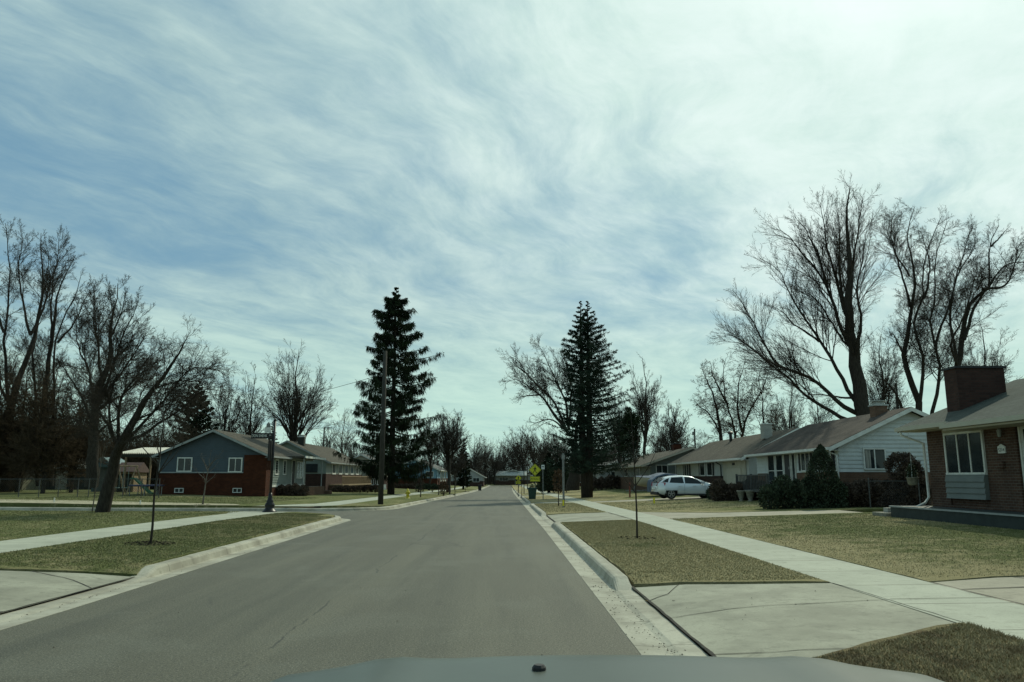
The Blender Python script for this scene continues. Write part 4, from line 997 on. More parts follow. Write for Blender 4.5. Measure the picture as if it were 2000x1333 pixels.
# fire hydrant
p = onT(797, 63.5); hy = thing('fire_hydrant', p, 'yellow fire hydrant on the left verge past the corner', 'hydrant'); x, y, z = p
b_ = MB(); b_.lathe((x, y, z), [(.20, -.05), (.20, .04), (.13, .06), (.12, .10), (.12, .46), (.155, .48), (.155, .53), (.13, .55), (.11, .64), (.06, .72), (.035, .74), (.035, .80)], 14); b_.build('body', 'hydrant_yellow', hy, smooth=True)
for s in (-1, 1): b_ = MB(); b_.lathe((x + (.11 if s > 0 else -.21), y, z + .42), [(.055, 0), (.055, .10)], 10, 'x'); b_.build('outlet', 'hydrant_yellow', hy)
b_ = MB(); b_.lathe((x, y - .22, z + .34), [(.075, 0), (.075, .12)], 10, 'y'); b_.build('outlet', 'hydrant_yellow', hy)

# wheeled bins
def bin_(label, px, Y, m_, off, hgt=1.08, junk=False, x=None):
    x = at(px, 960, Y).x if x is None else x; z = off(x, Y); P = thing('wheeled_bin', (x, Y, z), label, 'bin'); s = hgt / 1.08
    def fr(w0, d0, w1, d1, z0, z1):
        b_ = MB(); V = [(x + a * w, Y + c_ * d, z + h) for (w, d, h) in ((w0, d0, z0 * s), (w1, d1, z1 * s)) for a, c_ in ((-1, -1), (1, -1), (1, 1), (-1, 1))]
        return b_.add(V, [(0, 3, 2, 1), (4, 5, 6, 7), (0, 1, 5, 4), (1, 2, 6, 5), (2, 3, 7, 6), (3, 0, 4, 7)])
    fr(.25 * s, .28 * s, .34 * s, .36 * s, .06, .98).build('body', m_, P, bevel=.02)
    b_ = fr(.37 * s, .39 * s, .35 * s, .37 * s, .98, 1.07); b_.build('lid', m_, P, bevel=.012)
    b_ = MB(); b_.tube([(x - .25 * s, Y + .42 * s, z + .93 * s), (x + .25 * s, Y + .42 * s, z + .93 * s)], .02, 6); b_.build('handle', m_, P)
    for sd_ in (-1, 1): b_ = MB(); b_.lathe((x + sd_ * .27 * s - (.04 if sd_ > 0 else 0.0), Y + .27 * s, z + .12 * s), [(.12 * s, 0), (.12 * s, .05)], 12, 'x'); b_.build('wheel', 'tyre', P)
    return P
bin_('dark green wheeled bin at the right kerb below the crossing sign', 1039.5, 63.0, 'bin_green', lambda x, y: road(x, y))
bin_('small black bin far down the left kerb', 937, 128, 'bin_black', T, 1.0)
x = at(1039.5, 960, 63).x; z = road(x, 63) + 1.08; rg = random.Random(8); b_ = MB()
for k in range(70):
    a = rg.uniform(0, 6.28); c_ = Vector((x + rg.uniform(-.28, .28), 63 + rg.uniform(-.28, .28), z + rg.uniform(0, .22))); s = rg.uniform(.06, .14)
    u_ = Vector((math.cos(a), math.sin(a), rg.uniform(-.5, 1))).normalized() * s; v_ = u_.cross(Vector((0, 0, 1))).normalized() * s * .6
    b_.add([c_ - u_, c_ + v_, c_ + u_, c_ - v_], [(0, 1, 2, 3)])
tag(b_.build('garden_waste', 'debris'), 'leafy garden waste heaped on top of the dark green bin', 'garden waste')

# marker flags, orange post
for (px, Y, lab) in ((1274, 41.5, 'little yellow marker flag in the lawn in front of the white car'), (1097.4, 41.0, 'little yellow marker flag at the foot of the tall grey post')):
    p = onT(px, Y); P = thing('marker_flag', p, lab, 'flag'); b_ = MB(); b_.tube([(p.x, Y, p.z), (p.x + .02, Y, p.z + .42)], .006, 4); b_.build('stake', 'grey_steel', P)
    b_ = MB(); b_.box(p.x + .02, p.x + .11, Y - .004, Y + .004, p.z + .12, p.z + .42); b_.build('flag', 'flag_yellow', P)
p = onT(1229.5, 58); steel_post('marker_post', 'rusty orange marker post left of the boat', 'post', p, p.z + 1.1, .06, 'orange_post')
for (px, Y, h, lab) in ((110, 41.8, .28, 'little white stake in the grass by the wire fence, nearer the left edge'), (277.5, 41.2, .25, 'little white stake in the dry grass, near the patio post')):
    p = onT(px, Y); P = thing('stake', p, lab, 'stake'); b_ = MB(); b_.box(p.x - .03, p.x + .03, Y - .01, Y + .01, p.z - .02, p.z + h); b_.build('slat', 'white_trim', P)

# ------------------------------------------------------------ the parked white hatchback
def car_mesh():
    P = thing('parked_car', (11.7, 49.9, T(11.7, 49.9) + .012), 'white five-door hatchback parked on the drive in front of the shuttered house', 'car')
    L, Wd = 4.36, 1.80
    # side outline (x along the car, nose at +x)
    top = [(-2.16, .62), (-2.12, .98), (-1.98, 1.08), (-1.60, 1.345), (-1.2, 1.44), (-.5, 1.475), (.05, 1.43), (.55, 1.26), (1.15, 1.02), (1.75, .90), (2.05, .78), (2.17, .60)]
    xs = np.linspace(-2.17, 2.17, 60); zt = np.interp(xs, [q[0] for q in top], [q[1] for q in top]); V = []; n = 13
    belt = np.interp(xs, [-2.2, -1.9, 1.1, 2.2], [.98, .99, .90, .60])
    for x, z1, zb in zip(xs, zt, belt):
        nose = max(0, (abs(x) - 1.5) / .67); hw = .90 - .20 * nose ** 2.4; zlo = .24 + .06 * nose
        zb = min(zb, z1 - .02) if z1 > zb + .03 else z1 - .01; rise = max(0, z1 - zb); tw = hw - .30 * min(1, rise / .5)
        ring = []
        for (w_, z_) in ((hw * .86, zlo), (hw * .985, zlo + .10), (hw, .55), (hw * .985, zb - .06), (hw * .955, zb), (tw + (hw * .93 - tw) * .12, z1 - .05 * min(1, rise / .2)), (tw * .72, z1)): ring.append((w_, z_))
        for w_, z_ in ring: V.append((x, -w_, z_))
        V.append((x, 0, z1 + .012))
        for w_, z_ in ring[::-1][:-1]: V.append((x, w_, z_))
        V.append((x, ring[0][0], ring[0][1]))
    m_ = len(V) // 60; Fs = [(i * m_ + j, i * m_ + (j + 1) % m_, (i + 1) * m_ + (j + 1) % m_, (i + 1) * m_ + j) for i in range(59) for j in range(m_)]
    Fs += [tuple(range(m_))[::-1], tuple(59 * m_ + j for j in range(m_))]
    # wheel arches: drop body faces that fall inside the arch circle on the flanks
    cen = [(-1.32, .33), (1.33, .33)]; keep = []
    for f in Fs:
        c_ = np.mean([V[i] for i in f], axis=0); flank = abs(c_[1]) > .6
        if len(f) == 4 and flank and any(math.hypot(c_[0] - a, c_[2] - b_) < .385 for a, b_ in cen): continue
        keep.append(f)
    body = link_mesh('body', V, keep, 'car_paint', P, smooth=True, local=True)
    def add(mb, name, m, par=P): return link_mesh(name, mb.v, mb.f, m, par, local=True)
    for a, b_ in cen:
        for s in (-1, 1):
            y0 = s * .885; mb = MB(); mb.lathe((a, y0 - s * .2 if s > 0 else y0, b_), [(.20, 0), (.30, .005), (.325, .03), (.325, .17), (.30, .195), (.20, .20)], 24, 'y'); w_ = add(mb, 'wheel', 'tyre')
            mb = MB(); yo = y0 + s * .004; mb.lathe((a, min(yo, yo + s * .012), b_), [(.05, 0), (.06, .012)], 12, 'y')
            for k in range(5):
                q = 2 * math.pi * k / 5 + .3; c1 = Vector((math.cos(q), 0, math.sin(q))); t1 = Vector((-math.sin(q), 0, math.cos(q)))
                mb.add([Vector((a, yo, b_)) + c1 * .03 + t1 * .03, Vector((a, yo, b_)) + c1 * .2 + t1 * .045, Vector((a, yo, b_)) + c1 * .2 - t1 * .045, Vector((a, yo, b_)) + c1 * .03 - t1 * .03], [(0, 1, 2, 3)])
            n_ = 24; mb.add([(a + rr * math.cos(2 * math.pi * k / n_), yo, b_ + rr * math.sin(2 * math.pi * k / n_)) for rr in (.185, .215) for k in range(n_)], [(k, (k + 1) % n_, n_ + (k + 1) % n_, n_ + k) for k in range(n_)])
            add(mb, 'rim', 'rim', w_)
            mb = MB(); n_ = 14; A_ = [(a + r_ * math.cos(math.pi * k / n_ * 1.16 - .25), y_, b_ + r_ * math.sin(math.pi * k / n_ * 1.16 - .25)) for y_, r_ in ((s * .30, .37), (s * .893, .385), (s * .893, .365)) for k in range(n_ + 1)]
            mb.add(A_, [(j * (n_ + 1) + k, j * (n_ + 1) + k + 1, (j + 1) * (n_ + 1) + k + 1, (j + 1) * (n_ + 1) + k) for j in range(2) for k in range(n_)]); add(mb, 'wheel_arch', 'black_plastic')
    # side glass
    for s in (-1, 1):
        def gy_(x, z):
            zb = np.interp(x, [-2.2, -1.9, 1.1, 2.2], [.98, .99, .90, .60]); z1 = np.interp(x, [q[0] for q in top], [q[1] for q in top]); hw = .90
            tw = hw - .30 * min(1, (z1 - zb) / .5); f_ = (z - zb) / max(.05, (z1 - .05 - zb)); return s * ((hw * .955) * (1 - f_) + (tw + (hw * .93 - tw) * .12) * f_ + .012)
        for pts in ([(-1.86, 1.09), (-1.50, 1.04), (-1.38, 1.31), (-1.56, 1.26)], [(-1.40, 1.03), (-.48, .99), (-.50, 1.38), (-1.24, 1.345)], [(-.40, .985), (.80, .955), (.40, 1.22), (.06, 1.355), (-.38, 1.385)]):
            mb = MB(); mb.add([(x, gy_(x, z), z) for x, z in pts], [tuple(range(len(pts)))]); add(mb, 'side_window', 'glass_car')
        mb = MB(); mb.box(.62, .84, s * .90, s * 1.03, .96, 1.10); o = add(mb, 'mirror', 'car_paint')
        mb = MB()
        for x in (-.46, .86): mb.box(x - .004, x + .004, s * .899, s * .903, .34, .93)
        mb.box(-1.0, .9, s * .86, s * .905, .26, .34); add(mb, 'sill', 'black_plastic')
        mb = MB()
        for x in (-.75, .2): mb.box(x - .1, x + .1, s * .90, s * .925, .80, .835)
        add(mb, 'door_handle', 'car_paint')
        mb = MB(); mb.add([(-2.13, s * .55, .82), (-1.72, s * .875, .86), (-1.66, s * .868, 1.02), (-2.06, s * .66, 1.06)] + [(-2.19, s * .55, .82), (-1.72, s * .912, .86), (-1.66, s * .905, 1.02), (-2.10, s * .70, 1.06)], [(0, 1, 2, 3), (4, 5, 6, 7), (0, 1, 5, 4), (1, 2, 6, 5), (2, 3, 7, 6), (3, 0, 4, 7)]); add(mb, 'tail_lamp', 'tail_red')
        mb = MB(); mb.add([(1.62, s * .90, .72), (2.12, s * .62, .66), (2.04, s * .62, .80), (1.60, s * .87, .86)], [(0, 1, 2, 3)]); add(mb, 'headlight', 'glass_car')
    mb = MB(); mb.add([(-2.10, -.66, 1.03), (-2.10, .66, 1.03), (-1.70, .56, 1.36), (-1.70, -.56, 1.36)], [(0, 1, 2, 3)]); add(mb, 'rear_window', 'glass_car')
    mb = MB(); mb.add([(1.13, -.70, 1.05), (1.13, .70, 1.05), (.36, .56, 1.41), (.36, -.56, 1.41)], [(0, 1, 2, 3)]); add(mb, 'windscreen', 'glass_car')
    mb = MB(); mb.box(-2.22, -1.9, -.74, .74, .26, .45); mb.box(2.0, 2.2, -.66, .66, .24, .42); add(mb, 'bumper', 'black_plastic')
    mb = MB(); mb.box(-2.205, -2.17, -.26, .26, .60, .72); add(mb, 'number_plate', 'sign_white')
    return P
cr = car_mesh(); cr.rotation_euler.z = R(5)

# boat on a trailer, covered
bp = onT(1262, 60); bo = thing('boat', bp, 'cream motorboat under a blue cover on its trailer behind the white car', 'boat')
st_ = []; n = 12
for i in range(n + 1):
    t_ = i / n; x = -.95 + 4.4 * t_; hw = .92 * math.sin(min(1, (t_ + .02) * 2.2) * math.pi / 2); zk = .55 + .35 * (1 - t_) ** 3 * .9; zg_ = 1.25 + .22 * (1 - t_) ** 2
    st_.append([(x, -hw, zg_), (x, -hw * .92, (zg_ + zk) / 2 + .05), (x, -hw * .45, zk + .08), (x, 0, zk), (x, hw * .45, zk + .08), (x, hw * .92, (zg_ + zk) / 2 + .05), (x, hw, zg_)])
V = [(bp.x + a, bp.y + b_, bp.z + c_) for r_ in st_ for a, b_, c_ in r_]
link_mesh('hull', V, [(i * 7 + j, i * 7 + j + 1, (i + 1) * 7 + j + 1, (i + 1) * 7 + j) for i in range(n) for j in range(6)] + [tuple(range(n * 7, n * 7 + 7))], 'boat_hull', bo, smooth=True)
V = []
for i, r_ in enumerate(st_):
    t_ = i / n; hgt = float(np.interp(t_, [0, .25, .45, .6, .85, 1], [.06, .16, .48, .42, .16, .1])); a = r_[0][0]; hw = -r_[0][1] + .02; zg_ = r_[0][2]
    for q in range(7): s = -1 + q / 3; V.append((bp.x + a, bp.y + s * hw, bp.z + zg_ + .015 + hgt * (1 - abs(s) ** 1.8)))
link_mesh('cover', V, [(i * 7 + j, i * 7 + j + 1, (i + 1) * 7 + j + 1, (i + 1) * 7 + j) for i in range(n) for j in range(6)], 'blue_cover', bo, smooth=True)
tl = thing('boat_trailer', (bp.x, bp.y, bp.z), 'grey boat trailer under the cream motorboat', 'trailer')
b_ = MB(); b_.box(bp.x - 1.6, bp.x + 3.2, bp.y - .05, bp.y + .05, bp.z + .38, bp.z + .46)
for s in (-1, 1): b_.box(bp.x - .2, bp.x + 3.2, bp.y + s * .6 - .03, bp.y + s * .6 + .03, bp.z + .42, bp.z + .50)
b_.box(bp.x + 1.7, bp.x + 1.8, bp.y - .9, bp.y + .9, bp.z + .36, bp.z + .42); b_.tube([(bp.x - 1.0, bp.y, bp.z + .4), (bp.x - .78, bp.y, bp.z + 1.1)], .04, 6); b_.tube([(bp.x - 1.3, bp.y, bp.z), (bp.x - 1.3, bp.y, bp.z + .5)], .035, 6); b_.build('frame', 'grey_steel', tl)
for s in (-1, 1): b_ = MB(); b_.lathe((bp.x + 1.75, bp.y + s * .95 - .08, bp.z + .28), [(.18, 0), (.28, .02), (.28, .14), (.18, .16)], 16, 'y'); b_.build('wheel', 'tyre', tl)
# dark pickup bed/cap seen between boat and car is a second, tarped load
tp2 = thing('covered_load', onT(1296, 57.5), 'rounded black-windowed load under a blue tarp, above the white car roof', 'covered load')
q = tp2.location; b_ = MB()
prf = [(-1.1, .9), (-1.0, 1.2), (-.6, 1.5), (0, 1.68), (.8, 1.60), (1.3, 1.35), (1.5, 1.0), (1.5, .3), (-1.1, .3)]
b_.prism([(q.x + a, q.z + c_) for a, c_ in prf][::-1], q.y - .8, q.y + .8); b_.build('cover', 'blue_cover', tp2, bevel=.06)
b_ = MB(); b_.add([(q.x + a, q.y - .885, q.z + c_) for a, c_ in ((-.95, 1.12), (-.55, 1.42), (.1, 1.56), (.4, 1.4), (.1, 1.12))], [(0, 4, 3, 2, 1)]); b_.build('window', 'glass_car', tp2)

# pots, hanging basket, steps
for (px, Y, s, lab) in ((1446, 42.8, .66, 'left and lower of the two stone planters below the porch rail'), (1464, 42.3, .78, 'right and taller of the two stone planters below the porch rail')):
    p = onT(px, Y); P = thing('stone_planter', p, lab, 'planter'); b_ = MB(); b_.lathe(p, [(.17 * s, -.03), (.20 * s, .04), (.13 * s, .10), (.22 * s, .24), (.30 * s, .50), (.36 * s, .54), (.36 * s, .60), (.30 * s, .60), (.26 * s, .54)], 16); b_.build('bowl', 'stone_pot', P, smooth=True)
    b_ = MB(); b_.lathe(p, [(.27 * s, .53), (.1, .56)], 12); b_.build('soil', 'dirt', P)
hb = thing('hanging_basket', (13.25, 25.2, 1.45), 'pale hanging flower basket under the eave corner of the brown brick house', 'hanging basket')
x, y, z = hb.location; z = at(1777, 941, 25.2).z; b_ = MB(); b_.lathe((x, y, z - .12), [(.09, 0), (.15, .05), (.18, .24), (.20, .25), (.18, .26)], 14); b_.build('bowl', 'stone_pot', hb, smooth=True)
b_ = MB()
for k in range(3): q = k * 2.09; b_.tube([(x + .18 * math.cos(q), y + .18 * math.sin(q), z + .13), (x, y, z + .72)], .006, 4)
b_.tube([(x, y, z + .72), (x, y, 3.16)], .005, 4); b_.build('hanger', 'white_trim', hb)
rg = random.Random(4); b_ = MB()
for k in range(260):
    a = rg.uniform(0, 6.28); r_ = rg.uniform(0, .17); c_ = Vector((x + r_ * math.cos(a), y + r_ * math.sin(a), z + .12 + rg.uniform(0, .55) * (1 - r_ * 2.5))); d = Vector((rg.uniform(-1, 1), rg.uniform(-1, 1), rg.uniform(-.4, 1))).normalized() * .07; e = d.cross(Vector((.3, .2, 1))).normalized() * .02
    b_.add([c_ - d, c_ + e, c_ + d, c_ - e], [(0, 1, 2, 3)])
b_.build('plant', 'hedge', hb)
sb = thing('stone_steps', (13.2, 26.3, .34), 'low stacked stone steps at the foot of the downspout', 'steps'); b_ = MB()
b_.box(12.5, 13.9, 25.65, 26.6, .2, .47); b_.box(12.9, 13.9, 25.75, 26.5, .47, .58); b_.build('slab', 'stone_pot', sb, bevel=.02)
b_ = MB(); b_.box(12.75, 13.0, 26.0, 26.3, .47, .62); b_.build('loose_block', 'brick_white', sb)

# flat rocks and cuttings by the blue house
rk = MB(); rg = random.Random(7)
tag(rk.add([], []) and rk.box(-17.6, -17.0, 66.0, 66.5, .3, .42).build('stone_slab', 'stone_pot'), 'pale flat stone in the bed before the blue-gabled house', 'stone')

# ------------------------------------------------------------ front of the car we look out from
oc = thing('own_car', (.28, 1.2, 0), 'front of the grey car the view is taken from, bonnet rounding down at the bottom', 'car')
nx2, ny2 = 30, 26; V = []
for j in range(ny2):
    for i in range(nx2):
        u = -1 + 2 * i / (nx2 - 1); v_ = j / (ny2 - 1); xx = .25 + u * 1.0; yl = 2.44 - .32 * abs(u) ** 2.6
        yy = .95 + (yl - .95) * v_
        zz_ = 1.130 + .02 * (1 - v_) - .022 * u * u - .06 * max(0, abs(u) - .8) / .2 - .22 * max(0, (v_ - .80) / .20) ** 2.2
        zz_ += .022 * math.exp(-((abs(u) - .55) / .09) ** 2) * (1 - v_ ** 6)
        V.append((xx, yy, zz_))
Fs = [(j * nx2 + i, j * nx2 + i + 1, (j + 1) * nx2 + i + 1, (j + 1) * nx2 + i) for j in range(ny2 - 1) for i in range(nx2 - 1)]
link_mesh('bonnet', V, Fs, 'own_paint', oc, smooth=True)
b_ = MB(); out_ = [(-1, 0), (-.8, 0)]
rim_ = [V[(ny2 - 1) * nx2 + i] for i in range(nx2)]
lo = [(p[0], p[1] + .05, .58) for p in rim_]; lo2 = [(p[0], p[1] + .02, .26) for p in rim_]
b_.add(rim_ + lo + lo2, [(k * nx2 + i, k * nx2 + i + 1, (k + 1) * nx2 + i + 1, (k + 1) * nx2 + i) for k in range(2) for i in range(nx2 - 1)])
for sd_ in (0, nx2 - 1):
    sp0 = [V[j * nx2 + sd_] for j in range(ny2)]; b_.add(sp0 + [(p[0], p[1], .30) for p in sp0], [(j, j + 1, ny2 + j + 1, ny2 + j) for j in range(ny2 - 1)])
b_.build('front_body', 'own_paint', oc, smooth=True)
for s in (-1, 1):
    b_ = MB(); b_.lathe((.28 + s * .9 - (.2 if s > 0 else 0), 1.55, .34), [(.2, 0), (.33, .01), (.34, .04), (.34, .17), (.33, .2), (.2, .2)], 24, 'x'); b_.build('wheel', 'tyre', oc, smooth=True)
    b_ = MB(); b_.box(.28 + s * .45, .28 + s * .8, 2.38, 2.43, .70, .84); b_.build('headlight', 'glass_car', oc)
q = at(1053, 1327, 2.0); b_ = MB(); b_.lathe((q.x, 2.0, q.z - .03), [(.021, 0), (.017, .058), (.012, .064)], 10); b_.build('washer_nozzle', 'black_plastic', oc)

# ------------------------------------------------------------ trees
def tubes_np(P, Rr, sides):
    """(N,k,3) centre lines and (N,k) radii -> one array of vertices and quads"""
    N, k, _ = P.shape; d = P[:, -1] - P[:, 0]; d /= np.linalg.norm(d, axis=1, keepdims=True) + 1e-9
    ref = np.where((np.abs(d[:, :1]) < .6), np.array([[1., 0, 0]]), np.array([[0, 1., 0.]]))
    Tn = np.empty_like(P); Tn[:, 1:-1] = P[:, 2:] - P[:, :-2]; Tn[:, 0] = P[:, 1] - P[:, 0]; Tn[:, -1] = P[:, -1] - P[:, -2]
    a = np.cross(Tn, ref[:, None, :]); a /= np.linalg.norm(a, axis=2, keepdims=True) + 1e-9
    b_ = np.cross(Tn, a); b_ /= np.linalg.norm(b_, axis=2, keepdims=True) + 1e-9
    q = 2 * np.pi * np.arange(sides) / sides
    V = P[:, :, None, :] + Rr[:, :, None, None] * (a[:, :, None, :] * np.cos(q)[None, None, :, None] + b_[:, :, None, :] * np.sin(q)[None, None, :, None])
    base = (np.arange(N) * k * sides)[:, None, None]; i = (np.arange(k - 1) * sides)[None, :, None]; j = np.arange(sides)[None, None, :]; j2 = (j + 1) % sides
    Fc = np.stack([base + i + j, base + i + j2, base + i + sides + j2, base + i + sides + j], axis=-1).reshape(-1, 4)
    return V.reshape(-1, 3), Fc


def gather(parts):
    Vs, Fs, o_ = [], [], 0
    for V_, F_ in parts: Vs.append(V_); Fs.append(F_ + o_); o_ += len(V_)
    return np.concatenate(Vs), np.concatenate(Fs)


def sprout(P, Rr, nper, t0, t1, ang, lenf, k, wobl, trop, rmin, rr, maxlen=None, minlen=.12, rfac=.55):
    """grow nper children along every branch"""
    N, kp, _ = P.shape; seg = np.linalg.norm(P[:, 1:] - P[:, :-1], axis=2); L = seg.sum(1)
    cnt = np.maximum(1, np.round(nper * np.clip((L / L.mean()) ** .75, .2, 1.5) + rr.uniform(-.3, .3, N))).astype(int)
    idx = np.repeat(np.arange(N), cnt); n = len(idx); order = np.arange(n) - np.repeat(np.cumsum(cnt) - cnt, cnt)
    t = t0 + (t1 - t0) * ((order + rr.uniform(0, 1, n)) / cnt[idx]) ** (1.22 if maxlen and maxlen > 2.5 else 1.03)
    f = t * (kp - 1); i = np.minimum(f.astype(int), kp - 2); fr = (f - i)[:, None]
    p0 = P[idx, i] * (1 - fr) + P[idx, i + 1] * fr; tan = P[idx, i + 1] - P[idx, i]; tan /= np.linalg.norm(tan, axis=1, keepdims=True) + 1e-9
    rp = Rr[idx, i] * (1 - fr[:, 0]) + Rr[idx, i + 1] * fr[:, 0]
    rv = rr.normal(size=(n, 3)); perp = np.cross(tan, rv); perp /= np.linalg.norm(perp, axis=1, keepdims=True) + 1e-9
    a = np.radians(rr.uniform(ang[0], ang[1], n))[:, None]; d = tan * np.cos(a) + perp * np.sin(a)
    Lc = L[idx] * lenf
    if maxlen: Lc = np.minimum(Lc, maxlen)
    Lc = Lc * (1.12 - .78 * t) * rr.uniform(.55, 1.2, n)
    Lc = np.maximum(Lc, minlen)
    Q = np.empty((n, k, 3)); Q[:, 0] = p0; up = np.array([0, 0, 1.])
    for s in range(1, k):
        d = d + rr.normal(size=(n, 3)) * wobl + up * trop; d /= np.linalg.norm(d, axis=1, keepdims=True) + 1e-9
        Q[:, s] = Q[:, s - 1] + d * (Lc / (k - 1))[:, None]
    r0 = np.maximum(np.minimum(rp * rfac, Lc * .0085 + rmin * .5), rmin); tt = np.linspace(0, 1, k)[None, :]
    return Q, np.maximum(r0[:, None] * (1 - .75 * tt), rmin * .7)


def smooth_line(pts, k):
    pts = np.array(pts, dtype=float); n = len(pts)
    s = np.concatenate([[0], np.cumsum(np.linalg.norm(pts[1:] - pts[:-1], axis=1))]); s /= s[-1]; u = np.linspace(0, 1, k)
    out_ = np.empty((k, 3))
    m_ = np.gradient(pts, s, axis=0) if n > 2 else np.repeat((pts[1:] - pts[:1]), 2, axis=0)
    for q, x in enumerate(u):
        i = min(np.searchsorted(s, x, side='right') - 1, n - 2); h = s[i + 1] - s[i]; t = (x - s[i]) / h
        out_[q] = (2 * t ** 3 - 3 * t ** 2 + 1) * pts[i] + (t ** 3 - 2 * t ** 2 + t) * h * m_[i] + (-2 * t ** 3 + 3 * t ** 2) * pts[i + 1] + (t ** 3 - t ** 2) * h * m_[i + 1]
    return out_


def bare_tree(name, label, base, limbs, radii, seed, n=(9, 7, 6, 3), lenf=(.50, .52, .55, .6), ang=(18, 48), limbf=.58, jit=.009, lx=(1.75, 1.9, 1.8, 1.7), trop=.05, wobl=.10, rmin=.008,
              twig='twigs', bark='bark', maxl=(3.2, 1.5, .75, .4), group=None, cat='tree', local=False, t0=.30):
    """limbs: list of 3-D polylines in world space (or round the base)"""
    rr = np.random.default_rng(seed); K = 16; n = tuple(max(2, round(q * (.95 if i == 0 else .86 if i == 1 else .78))) for i, q in enumerate(n))
    P = np.stack([smooth_line(l, K) for l in limbs]); jitter = rr.normal(size=P.shape) * jit * np.linalg.norm(P[:, -1] - P[:, 0], axis=1)[:, None, None]; jitter[:, 0] = 0
    jitter[:, 1:-1] = (jitter[:, 1:-1] + jitter[:, 2:] + jitter[:, :-2]) / 2
    P = P + jitter; tt = np.linspace(0, 1, K)[None, :]
    kf = lambda i: 1. if i == 0 else limbf
    Rr = np.array([[a * kf(i) * (1 - t) ** (1.15 if i == 0 else 1.2) + b_ for t in tt[0]] for i, (a, b_) in enumerate(radii)])
    rmin = rmin * .72 if name != 'sapling' else rmin
    if name == 'bare_tree' and len(n) > 3: n = (n[0] + 1, n[1], max(3, n[2] - 1), min(n[3], 2))
    root = thing(name, base, label, cat, group)
    V_, F_ = tubes_np(P, Rr, 9); link_mesh('trunk', V_, F_, bark, root, smooth=True, local=local)
    parts = []; Pp, Rp = P, Rr
    for L in range(len(n)):
        if n[L] == 0: continue
        k = [7, 5, 4, 3, 2][L]; a = ang if L < 2 else (20, 50)
        Pp, Rp = sprout(Pp, Rp, n[L], t0 if L == 0 else .15, 1.0, a, lenf[L], k, wobl, trop, rmin, rr, maxl[L] * lx[L])
        if L == 0: P1, R1 = Pp, Rp
        parts.append(tubes_np(Pp, Rp, 5 if L == 0 else (4 if L == 1 else 3)))
    V_, F_ = gather(parts); link_mesh('crown', V_, F_, twig, root, local=local)
    return root


def px_tree(name, label, base, Y, lines, seed, depth=2.5, **k):
    """limbs read off the photograph, pushed to different depths round Y"""
    rg_ = random.Random(seed); b3 = onT(base, Y); L = []; Rd = []
    for pts, r0, r1 in lines:
        dy = rg_.uniform(-depth, depth); n_ = len(pts); q = []
        (ax, ay), (bx_, by_) = pts[-2], pts[-1]; ln = math.hypot(bx_ - ax, by_ - ay); k_ = max(.4, 1 - .9 * F / Y / ln); pts = list(pts[:-1]) + [(ax + (bx_ - ax) * k_, ay + (by_ - ay) * k_)]
        for i, (a, b_) in enumerate(pts):
            yy = Y + dy * (i / (n_ - 1)); q.append(tuple(at(a, b_, yy)))
        L.append(q); Rd.append((r0 * Y / F, r1 * Y / F))
    return bare_tree(name, label, b3, L, Rd, seed, **k)


def auto_limbs(Ht, CR, fork, nl, seed, lean=0., round_=1., low=.35, r0=.22):
    """trunk and main limbs that reach out to a rounded crown outline"""
    rg_ = random.Random(seed); L = []; Rd = []; tip = (lean * Ht + rg_.uniform(-.3, .3), rg_.uniform(-.3, .3), Ht)
    tr = [(0, 0, -.2), (lean * .2 * Ht + rg_.uniform(-.1, .1), rg_.uniform(-.1, .1), Ht * fork), (lean * .5 * Ht + rg_.uniform(-.3, .3), rg_.uniform(-.3, .3), Ht * .6), tip]
    L.append(tr); Rd.append((r0, .02)); T_ = smooth_line(tr, 20)
    for i in range(nl):
        a = i * 2.4 + rg_.uniform(-.4, .4); f = rg_.uniform(0, 1) ** .8; e = rg_.uniform(-.15, .98); hz = fork + (1 - fork) * (.0 + .42 * f) * .8
        s = T_[min(19, int(hz * 19))]; zc = Ht * (low + (1 - low) * .5); rz = Ht * (1 - low) * .5
        hr = CR * math.sqrt(max(0.05, 1 - e * e * .9)) * rg_.uniform(.8, 1.08)
        end = (lean * Ht * .6 + hr * math.cos(a), hr * math.sin(a), max(s[2] + .5, zc + rz * e * round_))
        m1 = tuple(s[j] * .62 + end[j] * .38 + (Ht * .05 if j == 2 else 0) for j in range(3)); m2 = tuple(s[j] * .3 + end[j] * .7 + (Ht * .03 if j == 2 else 0) for j in range(3))
        L.append([tuple(s), m1, m2, end]); Rd.append((r0 * rg_.uniform(.32, .55), .015))
    return L, Rd


def auto_tree(label, px, Y, top, cw, seed, fork=.25, nl=13, low=.3, lean=0., r0=None, base_off=None, name='bare_tree', **k):
    p = onT(px, Y); Ht = at(px, top, Y).z - p.z; CR = cw * Y / F
    L, Rd = auto_limbs(Ht, CR, fork, nl, seed, lean, low=low, r0=r0 or Ht * .016)
    t = bare_tree(name, label, (p.x, p.y, p.z), L, Rd, seed, local=True, **k); return t


FG = dict(rmin=.011)
